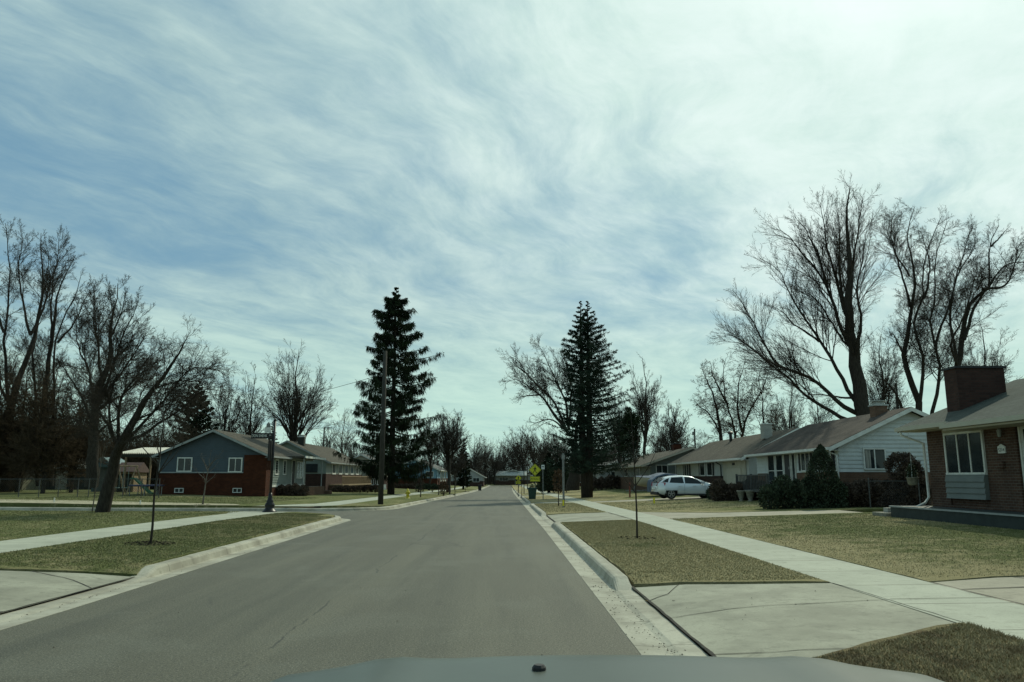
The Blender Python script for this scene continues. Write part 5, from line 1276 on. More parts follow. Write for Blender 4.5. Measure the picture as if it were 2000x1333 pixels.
# --- right-hand heroes
px_tree('bare_tree', 'largest bare tree on the right with wide limbs reaching left over the white gable house', 1688, 56, [
    ([(1692, 905), (1686, 815), (1678, 740), (1671, 684), (1652, 603), (1654, 502), (1656, 421), (1660, 345)], 17, .9),
    ([(1668, 680), (1656, 628), (1644, 579), (1620, 502), (1608, 421), (1604, 372)], 7, .5),
    ([(1672, 700), (1664, 684), (1616, 563), (1579, 502), (1527, 454), (1478, 441)], 7, .5),
    ([(1682, 800), (1673, 786), (1600, 668), (1543, 571), (1515, 522), (1466, 500)], 7, .5),
    ([(1684, 812), (1664, 802), (1592, 741), (1527, 717), (1462, 676), (1393, 640)], 8, .5),
    ([(1540, 722), (1527, 717), (1474, 636), (1442, 579), (1421, 553)], 4, .4),
    ([(1686, 830), (1644, 814), (1567, 770), (1511, 717), (1454, 676), (1396, 665)], 7, .5),
    ([(1676, 680), (1679, 628), (1673, 563), (1689, 480), (1694, 420)], 5, .5),
    ([(1682, 780), (1664, 778), (1616, 774), (1543, 767)], 4, .4),
    ([(1652, 603), (1640, 540), (1640, 440), (1636, 380)], 5, .4), ([(1656, 560), (1672, 480), (1682, 400), (1688, 370)], 4, .4),
    ([(1616, 563), (1590, 480), (1560, 430), (1540, 410)], 4, .4), ([(1600, 668), (1560, 640), (1510, 600), (1480, 590)], 3.5, .3),
    ([(1664, 684), (1630, 640), (1590, 580), (1560, 560), (1530, 530)], 4, .3)],
    21, 3.2, n=(22, 12, 7, 3), trop=.05, maxl=(3.0, 1.4, .7, .4), rmin=.010, ang=(14, 42), wobl=.08)
px_tree('bare_tree', 'tall twisting multi-stemmed bare tree between the big spreading tree and the brick chimney', 1808, 60, [
    ([(1800, 900), (1796, 806), (1768, 700), (1778, 672), (1776, 583), (1772, 482), (1784, 389)], 7.5, .5),
    ([(1806, 900), (1804, 806), (1800, 697), (1782, 644), (1806, 583), (1796, 514), (1826, 454), (1850, 405)], 7.5, .5),
    ([(1818, 900), (1818, 806), (1828, 684), (1814, 628), (1826, 563), (1830, 494), (1860, 415)], 7, .5),
    ([(1828, 684), (1846, 612), (1868, 547), (1900, 482), (1908, 440)], 4.5, .4),
    ([(1768, 700), (1745, 656), (1728, 640)], 3.5, .4), ([(1778, 600), (1760, 530), (1735, 460), (1722, 420)], 4, .4),
    ([(1806, 583), (1815, 520), (1800, 460), (1780, 430)], 3.5, .4), ([(1766, 810), (1748, 770), (1722, 738), (1696, 704)], 5, .4),
    ([(1776, 540), (1750, 500), (1738, 440), (1745, 415)], 3, .3)],
    22, 3, n=(24, 13, 9, 4), trop=.03, wobl=.13, maxl=(2.4, 1.2, .6, .35), rmin=.010, ang=(20, 62))
px_tree('bare_tree', 'bare tree with bending trunk rising behind the wide brick chimney', 1880, 62, [
    ([(1868, 900), (1871, 717), (1883, 664), (1903, 595), (1932, 547), (1936, 482), (1946, 420)], 9, .5),
    ([(1883, 664), (1903, 605), (1956, 525), (2005, 514), (2035, 545)], 5.5, .5), ([(1866, 740), (1861, 640), (1858, 590), (1868, 530), (1890, 470), (1905, 425)], 5, .5),
    ([(1871, 717), (1855, 680), (1880, 620), (1900, 560), (1915, 480)], 4, .4), ([(1920, 565), (1960, 560), (1985, 500), (1990, 440)], 4, .4), ([(1936, 482), (1965, 450), (1985, 430)], 3, .3)],
    23, 3, n=(24, 13, 9, 4), trop=.03, wobl=.13, maxl=(2.3, 1.2, .6, .35), rmin=.010, ang=(20, 62))
px_tree('bare_tree', 'many-stemmed bare tree with lingering brown tips behind the pale chimney house', 1440, 78, [
    ([(1411, 930), (1407, 850), (1398, 790), (1375, 735), (1362, 700)], 5, .4), ([(1440, 930), (1436, 850), (1422, 790), (1412, 720), (1420, 682)], 5, .4),
    ([(1448, 930), (1450, 845), (1470, 790), (1497, 745), (1502, 705)], 6, .4), ([(1491, 930), (1491, 800), (1488, 730), (1495, 690)], 3.5, .4),
    ([(1450, 845), (1440, 780), (1452, 720), (1462, 690)], 4, .4), ([(1407, 850), (1385, 810), (1362, 790), (1350, 770)], 3, .4), ([(1422, 790), (1395, 740), (1382, 690)], 3, .4)],
    24, 3, n=(19, 12, 8, 4), trop=-.01, wobl=.13, maxl=(2.2, 1.1, .6, .4), rmin=.014, twig='twigs_brown', ang=(30, 75))
px_tree('bare_tree', 'bare tree arching its limbs left from behind the tall right conifer', 1119, 75, [
    ([(1119, 957), (1122, 905), (1122, 875), (1108, 843)], 9, 5), ([(1122, 880), (1135, 800), (1160, 740), (1180, 690), (1196, 700)], 6, .4),
    ([(1108, 843), (1085, 812), (1056, 771), (1025, 749), (996, 743), (976, 756)], 5.5, .4), ([(1105, 838), (1090, 800), (1058, 762), (1029, 730), (1004, 699), (985, 690)], 4, .4),
    ([(1112, 840), (1104, 790), (1088, 749), (1064, 699), (1044, 664)], 4.5, .4), ([(1100, 838), (1078, 821), (1042, 825), (1017, 818)], 3, .3),
    ([(1056, 771), (1020, 775), (998, 780)], 2.5, .3), ([(1110, 830), (1115, 760), (1100, 700), (1085, 668)], 4, .4), ([(1029, 730), (1005, 715), (985, 720)], 2, .3)],
    25, 2.5, n=(19, 11, 7, 3), trop=.03, wobl=.12, maxl=(2.4, 1.2, .6, .4), rmin=.013, bark='bark')
# --- left-hand heroes
px_tree('bare_tree', 'leaning dark tree with arching limbs on the lawn at the side street', 205, 32, [
    ([(200, 1002), (210, 960), (221, 920), (232, 885), (240, 866), (262, 820), (300, 760), (345, 705), (370, 665), (388, 622)], 13, .5),
    ([(246, 864), (290, 815), (335, 760), (380, 720), (425, 722), (455, 748)], 5, .5), ([(236, 876), (233, 800), (265, 735), (300, 690), (335, 655)], 6, .5),
    ([(232, 885), (202, 820), (168, 780), (130, 765)], 6, .5), ([(248, 862), (300, 838), (350, 800), (400, 765), (432, 775)], 5, .5),
    ([(230, 882), (212, 800), (222, 740), (245, 700), (250, 670)], 5, .5), ([(300, 760), (350, 745), (395, 740), (418, 690)], 3, .4), ([(262, 820), (310, 800), (360, 775), (395, 800)], 3, .4),
    ([(233, 800), (200, 760), (185, 720)], 3, .4), ([(246, 864), (275, 852), (320, 850), (350, 830)], 3, .4)],
    31, 1.8, n=(22, 12, 8, 3), trop=-.01, wobl=.17, maxl=(1.8, .9, .5, .3), rmin=.006, ang=(22, 70))
px_tree('bare_tree', 'thick-trunked round bare tree standing just behind the leaning tree', 182, 60, [
    ([(178, 950), (180, 870), (186, 800), (201, 740), (212, 668), (223, 596), (230, 530)], 12, .5),
    ([(186, 800), (215, 740), (240, 660), (262, 610), (278, 572)], 5.5, .5), ([(190, 790), (235, 730), (270, 680), (298, 630)], 5, .5), ([(186, 810), (170, 730), (150, 660), (150, 600)], 5, .5),
    ([(182, 830), (150, 760), (125, 720), (112, 690)], 5, .5), ([(201, 740), (190, 660), (185, 590), (190, 545)], 4.5, .4), ([(188, 800), (240, 770), (285, 730), (318, 700)], 4.5, .4),
    ([(180, 860), (145, 820), (118, 810)], 4, .4), ([(182, 850), (225, 820), (270, 790), (300, 790)], 4, .4), ([(212, 668), (240, 600), (252, 550)], 3.5, .4)],
    32, 3, n=(22, 12, 9, 4), trop=.05, wobl=.10, maxl=(2.4, 1.2, .6, .35), rmin=.012)
px_tree('bare_tree', 'tallest upright bare tree at the left edge of the view', 12, 72, [
    ([(5, 950), (22, 800), (60, 655), (82, 540), (78, 440)], 9, .5), ([(14, 950), (18, 790), (8, 650), (20, 520), (8, 420)], 8, .5),
    ([(60, 655), (40, 560), (42, 470), (38, 430)], 4, .4), ([(8, 650), (-15, 560), (-20, 480)], 4, .4), ([(60, 655), (95, 560), (115, 480), (108, 440)], 4, .4), ([(18, 790), (-20, 700), (-40, 600)], 5, .4)],
    33, 3, n=(23, 13, 9, 4), trop=.06, wobl=.09, maxl=(2.4, 1.2, .6, .35), rmin=.013, ang=(22, 50))
px_tree('bare_tree', 'second tall upright bare tree from the left, between the tallest and the round one', 95, 76, [
    ([(92, 950), (88, 800), (100, 660), (125, 560), (148, 482)], 8, .5), ([(100, 950), (106, 790), (112, 670), (138, 600), (168, 520)], 7, .5), ([(74, 950), (70, 790), (66, 670), (88, 560), (100, 470)], 6, .5),
    ([(112, 670), (140, 640), (165, 590), (178, 560)], 3.5, .4), ([(100, 660), (98, 580), (115, 500), (125, 460)], 3.5, .4)],
    34, 3, n=(23, 13, 9, 4), trop=.06, wobl=.09, maxl=(2.3, 1.2, .6, .35), rmin=.013, ang=(22, 50))
# dense dark brush below them
for i, (px, Y, top, cw) in enumerate([(-25, 66, 700, 62), (35, 68, 712, 58), (85, 63, 715, 52), (140, 67, 740, 48), (-60, 70, 680, 60)]):
    auto_tree(['dense brown thicket tree at the far left edge, left of the barrel-roofed shed', 'dense brown thicket tree above the barrel-roofed shed', 'dense brown thicket tree above the dark outbuilding',
               'dense brown thicket tree against the round bare tree', 'dense brown thicket at the outermost left edge'][i], px, Y, top, cw, 50 + i, fork=.06, nl=26, low=.0, n=(11, 8, 5, 2), twig='twigs_brown', rmin=.018, wobl=.18, ang=(25, 75), trop=.0, t0=.03, maxl=(2.4, 1.4, .8, .5), name='thicket_tree')
# middle distance, left
auto_tree('slim bare tree behind the blue-gabled house, nearer the dark evergreen', 436, 98, 735, 30, 61, fork=.12, nl=10, low=.2, n=(9, 7, 6, 2), rmin=.018, maxl=(2.5, 1.3, .7, .4), trop=.07)
auto_tree('slim bare tree behind the blue-gabled house ridge, right of its twin', 482, 102, 728, 32, 62, fork=.12, nl=10, low=.2, n=(9, 7, 6, 2), rmin=.018, maxl=(2.5, 1.3, .7, .4), trop=.07)
auto_tree('big round-crowned bare tree above the ridge behind the street-name sign', 572, 112, 684, 78, 63, fork=.16, nl=24, low=.24, n=(11, 8, 6, 2), rmin=.017, maxl=(3.0, 1.7, .9, .5), trop=.05, r0=.5)
auto_tree('pale wispy bare tree just left of the drooping spruce', 668, 165, 800, 26, 64, fork=.12, nl=9, low=.2, n=(8, 7, 5), rmin=.028, twig='twigs_far', maxl=(3, 1.6, .9), bark='bark_pale')
auto_tree('faint low bare tree behind the far utility pole', 636, 170, 838, 28, 65, fork=.12, nl=9, low=.2, n=(8, 7, 5), rmin=.028, twig='twigs_far', maxl=(3, 1.6, .9))
auto_tree('round bare maple right of the drooping spruce', 877, 104, 812, 44, 66, fork=.2, nl=22, low=.22, n=(10, 8, 6, 2), rmin=.015, maxl=(2.6, 1.2, .7, .4), trop=.08, r0=.28)
auto_tree('bare tree half hidden behind the drooping spruce foot', 838, 118, 822, 34, 67, fork=.2, nl=14, low=.25, n=(10, 8, 6, 2), rmin=.019, maxl=(2.6, 1.2, .7, .4), trop=.06)
auto_tree('low brushy bare tree beside the small far spruce', 888, 138, 880, 26, 68, fork=.15, nl=14, low=.15, n=(10, 8, 6), rmin=.026, twig='twigs_far', maxl=(2.6, 1.2, .8))
# middle distance, right
auto_tree('wispy tall bare tree with ivied trunk behind the low tan roof', 1264, 108, 697, 30, 71, fork=.25, nl=15, low=.35, n=(9, 7, 6, 2), rmin=.017, twig='twigs_far', maxl=(2.2, 1.2, .7, .4), trop=.05, lean=.0)
auto_tree('bare tree between the ivied column and the low tan roof', 1312, 118, 785, 38, 72, fork=.12, nl=16, low=.15, n=(10, 8, 6, 2), rmin=.019, twig='twigs_far', maxl=(2.6, 1.3, .8, .45), trop=.07)
auto_tree('bare tree just right of the tall right conifer', 1212, 98, 765, 28, 73, fork=.12, nl=13, low=.2, n=(10, 8, 6, 2), rmin=.017, maxl=(2.4, 1.2, .7, .4), trop=.05)
auto_tree('thin bare tree over the white house roof, left one', 1552, 108, 742, 34, 74, fork=.15, nl=9, low=.25, n=(8, 7, 5, 2), rmin=.017, maxl=(2.4, 1.3, .8, .4), twig='twigs_far')
auto_tree('thin bare tree over the white house roof, right one', 1606, 112, 765, 36, 75, fork=.15, nl=9, low=.25, n=(8, 7, 5, 2), rmin=.017, maxl=(2.4, 1.3, .8, .4), twig='twigs_far')
auto_tree('brushy bare tree filling the gap right of the wide chimney', 1950, 84, 622, 62, 76, fork=.12, nl=18, low=.15, n=(11, 8, 7, 2), rmin=.015, maxl=(2.8, 1.3, .8, .4), trop=.05)
auto_tree('brushy bare tree behind the twisting stems, above the white gable', 1742, 92, 650, 44, 77, fork=.15, nl=14, low=.2, n=(10, 8, 6, 2), rmin=.016, maxl=(2.6, 1.3, .7, .4), trop=.03)
auto_tree('brushy bare tree low behind the multi-stemmed tree and white roof', 1520, 96, 800, 26, 78, fork=.12, nl=11, low=.15, n=(9, 7, 6, 2), rmin=.017, maxl=(2.4, 1.3, .7, .4), twig='twigs_far')

# far rows closing the street: a few models, copied
far = []
for s, (Ht, CR) in enumerate([(15, 5.6), (16.5, 6.2), (13, 5.2)]):
    L, Rd = auto_limbs(Ht, CR, .14, 16, 90 + s, low=.08, r0=.22); far.append(bare_tree('bare_tree', 'x', (0, 0, -50), L, Rd, 90 + s, t0=.1, n=(10, 7, 5), rmin=.030, twig='twigs_far', maxl=(2.6, 1.5, .9), local=True, trop=.07, group='bare trees closing the far end of the street'))
farspots = [(926, 215, 852), (948, 236, 858), (966, 255, 872), (985, 275, 862), (1003, 280, 845), (1022, 260, 838), (1044, 240, 832), (1066, 225, 836), (1088, 215, 842), (905, 240, 866), (1100, 240, 850), (1180, 200, 850), (1150, 230, 845), (800, 220, 868), (770, 240, 860), (1196, 220, 836),
            (935, 300, 878), (975, 320, 880), (1013, 330, 872), (1055, 300, 860), (720, 230, 862), (690, 210, 850), (1230, 215, 830), (1335, 190, 838), (1380, 200, 852), (1290, 200, 836)]
wh = ['behind the left verge houses', 'over the road end', 'behind the crossing signs', 'seen past the right conifer', 'over the right roofs']
zone = lambda px: 0 if px < 915 else 1 if px < 1000 else 2 if px < 1075 else 3 if px < 1240 else 4
ORD = ['first', 'second', 'third', 'fourth', 'fifth', 'sixth', 'seventh', 'eighth']
used = set()
for i, (px, Y, top) in enumerate(farspots):
    src = far[i % 3]; p = onT(px, Y); Ht = at(px, top, Y).z - p.z; s = Ht / [15, 16.5, 13][i % 3]
    zi = zone(px); same = sorted(f_[0] for f_ in farspots if zone(f_[0]) == zi); lab = ORD[same.index(px)] + ' from the left of the grey far bare trees ' + wh[zi]
    if (i % 3) not in used: used.add(i % 3); src.location = p; src.scale = (s * 1.05, s * 1.05, s); src['label'] = lab; src.rotation_euler.z = i
    else: copy_tree(src, p, lab, rot=i * 1.7, scale=(s * 1.05, s * 1.05, s))


# far-off brush that reads as one mass at the road end
def brush(name, label, spots, n, h, m, kind=None, seed=1, thick=.02, up=.75):
    rr = np.random.default_rng(seed); Ps = []
    for (x0, x1, y0, y1) in spots:
        X = rr.uniform(x0, x1, n); Y_ = rr.uniform(y0, y1, n); Z = np.array([T(a, b_) for a, b_ in zip(X, Y_)]); b3 = np.stack([X, Y_, Z], 1)
        hh = h * rr.uniform(.3, 1.1, n); d = rr.normal(size=(n, 3)) * (1 - up); d[:, 2] = 1; d /= np.linalg.norm(d, axis=1, keepdims=True)
        Q = np.stack([b3, b3 + d * (hh * .5)[:, None] + rr.normal(size=(n, 3)) * .1, b3 + d * hh[:, None] + rr.normal(size=(n, 3)) * .25], 1); Ps.append(Q)
    Q = np.concatenate(Ps); Rr = np.repeat([[thick, thick * .8, thick * .4]], len(Q), axis=0); Q2, R2 = sprout(Q, Rr, 5, .2, 1, (20, 60), .4, 3, .2, .05, thick * .6, rr)
    V_, F_ = gather([tubes_np(Q, Rr, 3), tubes_np(Q2, R2, 3)]); o = link_mesh(name, V_, F_, m); return tag(o, kind='stuff')
brush('distant_brush', '', [(-50, -14, 222, 236), (-14, 30, 272, 290), (16, 60, 180, 200)], 2200, 7.5, 'twigs_far', seed=4, thick=.045)
brush('yard_brush', '', [(-70, -34, 86, 92), (-56, -30, 93, 99), (-60, -44, 66, 72)], 4200, 7.0, 'twigs_brown', seed=5, thick=.022, up=.6)
brush('shrub_stems', '', [(-27, -19.2, 107, 110)], 500, 2.2, 'twigs_brown', seed=6, thick=.018, up=.6)


# ------------------------------------------------------------ evergreens
def leafquads(c, d, side, L, w_):
    """diamond leaves: centre, direction, side vector, length, width"""
    a = c - d * 0; tip = c + d * L[:, None]; mid = c + d * (L * .45)[:, None]
    V = np.stack([a, mid + side * w_[:, None], tip, mid - side * w_[:, None]], 1).reshape(-1, 3)
    return V, np.arange(len(V)).reshape(-1, 4)


def norm(a): return a / (np.linalg.norm(a, axis=-1, keepdims=True) + 1e-9)


def conifer(label, base, Ht, env, seed, droop=.5, hang=.5, nb=170, trunk_r=.3, dens=26, m='needles', tips=1, z0f=.08, upt=.0, name='spruce_tree', twin=0., leafw=.05, irregular=.25, tiers=0):
    """env: list of (height fraction, radius left(-x), radius right(+x))"""
    rr = np.random.default_rng(seed); root = thing(name, base, label, 'tree'); tr = MB()
    tops = [(-twin / 2, 0), (twin / 2, 0)] if twin else [(0, 0)]
    for tx, ty in tops:
        tr.tube([(tx * .3, 0, -.3), (tx, ty, Ht * .3), (tx, ty, Ht * .65), (tx, ty, Ht * .985)], [trunk_r * 1.15, trunk_r * .85, trunk_r * .45, .02], 10)
    tr.build('trunk', 'bark', root, smooth=True, local=True)
    hz = z0f + (1 - z0f) * (np.arange(nb) + rr.uniform(0, 1, nb)) / nb; hz = np.clip(hz, 0, .985)
    if tiers: tq = np.round(hz * tiers) / tiers; hz = np.clip(tq + (hz - tq) * .80 + rr.normal(size=nb) * .004, z0f * .9, .985)
    az = np.arange(nb) * 2.399 + rr.uniform(-.4, .4, nb); ex = [e[0] for e in env]
    rl = np.interp(hz, ex, [e[1] for e in env]); rrt = np.interp(hz, ex, [e[2] for e in env]); c_ = np.cos(az)
    rad = (rl * (1 - c_) / 2 + rrt * (1 + c_) / 2) * rr.uniform(1 - irregular, 1 + irregular * .6, nb)
    K = 9; t = np.linspace(0, 1, K); P = np.zeros((nb, K, 3)); ox = np.array([tops[i % len(tops)][0] for i in range(nb)])
    dirn = np.stack([np.cos(az), np.sin(az)], 1)
    P[:, :, 0] = ox[:, None] + dirn[:, :1] * rad[:, None] * t; P[:, :, 1] = dirn[:, 1:] * rad[:, None] * t
    dp = droop * rr.uniform(.5, 1.3, nb)
    P[:, :, 2] = (hz * Ht)[:, None] + rad[:, None] * (-dp[:, None] * t + (dp * .9 + upt)[:, None] * t ** 1.9)
    Rb = np.maximum(rad[:, None] * .016 * (1 - t) + .008, .008)
    V1, F1 = tubes_np(P, Rb, 4)
    # side twigs along each bough
    ns = dens; idx = np.repeat(np.arange(nb), ns); tt = .12 + .88 * rr.uniform(0, 1, len(idx)) ** .8; f = tt * (K - 1); i = np.minimum(f.astype(int), K - 2); fr = (f - i)[:, None]
    p0 = P[idx, i] * (1 - fr) + P[idx, i + 1] * fr; tan = norm(P[idx, i + 1] - P[idx, i]); sd = np.where(rr.uniform(0, 1, len(idx)) < .5, -1, 1)[:, None]
    lat = norm(np.cross(tan, np.array([0, 0, 1.]))) * sd; d = norm(lat * .8 + tan * rr.uniform(.3, 1., (len(idx), 1)) + rr.normal(size=(len(idx), 3)) * .15)
    Ls = np.minimum(rad[idx] * .30 * (1.15 - tt * .75) * rr.uniform(.5, 1.2, len(idx)) + .05, 1.1); k2 = 4
    Q = np.stack([p0 + d * (Ls * s / (k2 - 1))[:, None] + np.array([0, 0, -.12]) * ((Ls * (s / (k2 - 1)) ** 2)[:, None]) for s in range(k2)], 1)
    sc = rad[idx] / 1.2
    # needle sprays on bough and twigs, hanging
    def spray(pts_from, dirs, n_each, L0, w0, down):
        ii = np.repeat(np.arange(len(pts_from)), n_each); u = rr.uniform(0, 1, len(ii))[:, None]
        a = pts_from[ii, 0] * (1 - u) + pts_from[ii, -1] * u
        dd = norm(dirs[ii] * rr.uniform(.1, .9, (len(ii), 1)) + rr.normal(size=(len(ii), 3)) * .45 + np.array([0, 0, -1.]) * down * rr.uniform(.3, 1.4, (len(ii), 1)))
        sdv = norm(np.cross(dd, rr.normal(size=(len(ii), 3)))); L_ = L0 * rr.uniform(.4, 1.4, len(ii)) * np.clip(sc[ii], .22, 1); return leafquads(a, dd, sdv, L_, w0 * rr.uniform(.6, 1.3, len(ii)))
    q1 = spray(Q, d, 9, .17 + hang * .36, leafw * .8, hang * 2.0)
    q2 = spray(Q, d, 7, .20, leafw * .8, .25)
    V_, F_ = gather([(V1, F1), q1, q2]); link_mesh('crown', V_, F_, m, root, local=True)
    return root


Yp = 80; p = onT(764, Yp); s = Yp / F
ev = [(0, 84, 50), (.10, 90, 66), (.20, 80, 84), (.32, 70, 86), (.40, 72, 80), (.48, 68, 60), (.53, 74, 82), (.60, 62, 50), (.66, 66, 74), (.72, 42, 38), (.78, 46, 54), (.82, 34, 28), (.86, 42, 40), (.90, 26, 30), (.935, 20, 12), (.965, 5, 6), (1, .5, .5)]
conifer('tall ragged drooping spruce behind the utility pole on the left', p, at(764, 557, Yp).z - p.z, [(a, b_ * s, c_ * s) for a, b_, c_ in ev], 41, droop=.46, hang=1.15, nb=158, trunk_r=.34, dens=30, upt=.10, z0f=.08, irregular=.45, leafw=.04, tiers=15)
Yp = 64; p = onT(1146, Yp); s = Yp / F
ev = [(0, 30, 66), (.10, 58, 92), (.2, 54, 92), (.3, 52, 88), (.4, 54, 84), (.5, 48, 76), (.6, 44, 68), (.7, 37, 54), (.8, 29, 38), (.9, 13, 17), (.95, 6, 8), (.98, 2, 2), (1, .5, .5)]
p2 = Vector((at(1138, 940, Yp).x, Yp, T(6.6, Yp)))
conifer('tall dense twin-topped conifer on the right verge lawn', p, at(1133, 584, Yp).z - p.z, [(a, b_ * s, c_ * s) for a, b_, c_ in ev], 42, droop=.10, hang=.16, nb=300, trunk_r=.34, dens=15, upt=.20, z0f=.115, m='needles_blue', irregular=.34, twin=0.6, leafw=.034)
Yp = 96; p = onT(376, Yp); s = Yp / F
conifer('dark evergreen behind the blue-gabled house, left of its ridge', p, at(376, 742, Yp).z - p.z, [(0, 50 * s, 50 * s), (.5, 42 * s, 40 * s), (.75, 32 * s, 24 * s), (.9, 12 * s, 10 * s), (1, .1, .1)], 43, droop=.35, hang=.5, nb=120, trunk_r=.3, dens=20, upt=.2, leafw=.075)
Yp = 150; p = onT(905, Yp); s = Yp / F
conifer('small pointed far spruce on the left side of the street', p, at(905, 856, Yp).z - p.z, [(0, 17 * s, 17 * s), (.5, 12 * s, 12 * s), (.8, 6 * s, 6 * s), (1, .1, .1)], 44, droop=.3, hang=.3, nb=90, trunk_r=.2, dens=14, leafw=.11)
Yp = 98; p = onT(1072, Yp); s = Yp / F
conifer('short dark pine behind the small white sign', p, at(1072, 884, Yp).z - p.z, [(0, 26 * s, 30 * s), (.5, 20 * s, 20 * s), (.8, 9 * s, 9 * s), (1, .1, .1)], 45, droop=.2, hang=.2, nb=90, trunk_r=.2, dens=18, leafw=.09)
Yp = 120; p = onT(1095, Yp); s = Yp / F
conifer('small dark spruce between the short pine and the paired trunks', p, at(1095, 896, Yp).z - p.z, [(0, 22 * s, 22 * s), (.5, 16 * s, 16 * s), (.8, 7 * s, 7 * s), (1, .1, .1)], 46, droop=.2, hang=.2, nb=70, trunk_r=.2, dens=16, leafw=.11)
Yp = 122; p = onT(527, Yp); s = Yp / F
conifer('little evergreen tip behind the street-name sign', p, at(527, 822, Yp).z - p.z, [(0, 22 * s, 22 * s), (.5, 15 * s, 15 * s), (.8, 7 * s, 7 * s), (1, .1, .1)], 47, droop=.2, hang=.2, nb=80, trunk_r=.2, dens=14, leafw=.10)


def leafy(name, label, cat, shapes, n, m, seed, size=.06, stems=True, group=None, base=None, parent=None, part='foliage', zmin=None):
    """clipped or rounded shrubs: leaf clumps through the outer shell of each ellipsoid (x,y,z,rx,ry,rz,cone)"""
    rr = np.random.default_rng(seed); Vs = []; tot = sum(s[3] * s[5] + s[4] * s[5] for s in shapes)
    for s in shapes:
        k = int(n * (s[3] * s[5] + s[4] * s[5]) / tot); v_ = norm(rr.normal(size=(k, 3))); v_[:, 2] = np.abs(v_[:, 2]) * np.where(rr.uniform(0, 1, k) < .72, 1, -1)
        rad = rr.uniform(.55, 1.06, k) ** .6; rad *= 1 + .10 * np.sin(v_[:, 0] * 7 + s[0]) * np.cos(v_[:, 2] * 6 + s[1]); c_ = v_ * rad[:, None] * np.array([s[3], s[4], s[5]])
        if len(s) > 6 and s[6]:                                   # cone
            h = rr.uniform(0, 1, k) ** 1.25; a = rr.uniform(0, 6.283, k); r_ = (1 - h) ** .62 * rr.uniform(.55, 1.05, k) ** .6 * (1 + .08 * np.sin(a * 5))
            c_ = np.stack([np.cos(a) * r_ * s[3], np.sin(a) * r_ * s[4], (h * 2 - 1) * s[5]], 1); v_ = norm(c_ * np.array([1, 1, .3]))
        c_ = c_ + np.array(s[:3]); d = norm(v_ * .6 + rr.normal(size=(k, 3)) * .6 + np.array([0, 0, .35])); sd = norm(np.cross(d, rr.normal(size=(k, 3))))
        Vq, _ = leafquads(c_, d, sd, size * rr.uniform(.6, 1.8, k), size * .35 * rr.uniform(.7, 1.4, k)); Vs.append(Vq)
    V_ = np.concatenate(Vs); 
    if zmin is not None: V_[:, 2] = np.maximum(V_[:, 2], zmin)
    b0 = base or (shapes[0][0], shapes[0][1], shapes[0][2] - shapes[0][5]); root = parent or thing(name, b0, label, cat, group)
    link_mesh(part, V_, np.arange(len(V_)).reshape(-1, 4), m, root)
    if stems:
        st = MB()
        for s in shapes:
            for q in range(5):
                a = q * 1.26; st.tube([(s[0], s[1], b0[2] - .05), (s[0] + .3 * s[3] * math.cos(a), s[1] + .3 * s[4] * math.sin(a), s[2]), (s[0] + .6 * s[3] * math.cos(a), s[1] + .6 * s[4] * math.sin(a), s[2] + .5 * s[5])], [.03, .02, .01], 5)
        st.build('stem', 'bark', root)
    return root


def P3(px, py, Y): return tuple(at(px, py, Y))
# planting in front of the white house
Y = 33.0; c_ = at(1606, 930, Y); leafy('cone_evergreen', 'cone-shaped clipped evergreen in front of the white house corner', 'shrub', [(c_.x, Y, 1.62, .98, .9, 1.32, 1)], 9000, 'hedge', 71, .075, base=(c_.x, Y, .33))
def row(name, label, px0, px1, Y, ztop, n, m, seed, wd=.7, sz=.08, cnt=9000):
    x0, x1 = at(px0, 940, Y).x, at(px1, 940, Y).x; rg_ = random.Random(seed); sh = []
    for i in range(n):
        x = x0 + (x1 - x0) * (i + .5) / n; zt_ = ztop * rg_.uniform(.82, 1.1); zb_ = T(x, Y); sh.append((x, Y + rg_.uniform(-.2, .2), zb_ + (zt_ - zb_) * .46, (x1 - x0) / n * .72, wd, (zt_ - zb_) * .56))
    return leafy(name, label, 'hedge', sh, cnt, m, seed, sz, base=(x0, Y, T(x0, Y)), zmin=.1)
row('hedge', 'wide dark spreading hedge under the cone-shaped evergreen', 1490, 1640, 33.2, 1.5, 6, 'hedge', 72, .8, .08, 16000)
row('hedge', 'dark brown-green hedge right of the cone-shaped evergreen, behind the wire fence', 1640, 1800, 33.4, 1.5, 6, 'hedge_brown', 73, .7, .08, 15000)
row('hedge', 'low dark hedge behind the stone planters, in front of the porch rail', 1392, 1500, 44.2, 1.4, 5, 'hedge_brown', 74, .7, .10, 12000)
row('hedge', 'small dark green hedge nearest the white car bonnet', 1385, 1440, 47.0, 1.05, 3, 'hedge', 75, .6, .10, 6000)
c_ = at(1762, 916, 32.8); leafy('round_shrub', 'rounded dark shrub standing before the right end of the white gable wall', 'shrub', [(c_.x, 32.8, c_.z + .02, .64, .6, .62), (c_.x + .4, 32.8, c_.z - .25, .45, .5, .5), (c_.x, 32.8, .95, .5, .45, .6)], 9000, 'hedge_brown', 76, .07, base=(c_.x, 32.8, .33))
row('hedge', 'dark box hedge on the left verge beneath the round bare maple', 817, 872, 104, at(845, 946, 104).z, 3, 'hedge', 77, .9, .16, 3500)
row('hedge', 'tall dark green hedge behind the small white sign', 1052, 1112, 92, at(1080, 912, 92).z, 5, 'hedge', 78, 1.2, .15, 10000)
row('hedge', 'brown brushy hedge running behind the paired conifer trunks', 1150, 1270, 92, at(1200, 930, 92).z, 7, 'hedge_brown', 79, .9, .14, 9000)
row('hedge', 'dark low bushes along the porch of the grey-green house', 652, 740, 84.0, at(700, 950, 84).z, 6, 'hedge_brown', 80, .7, .12, 6000)
row('hedge', 'dark bushes under the picture window of the blue-gabled house', 542, 600, 64.5, at(570, 948, 64).z, 4, 'hedge_brown', 81, .6, .10, 5000)
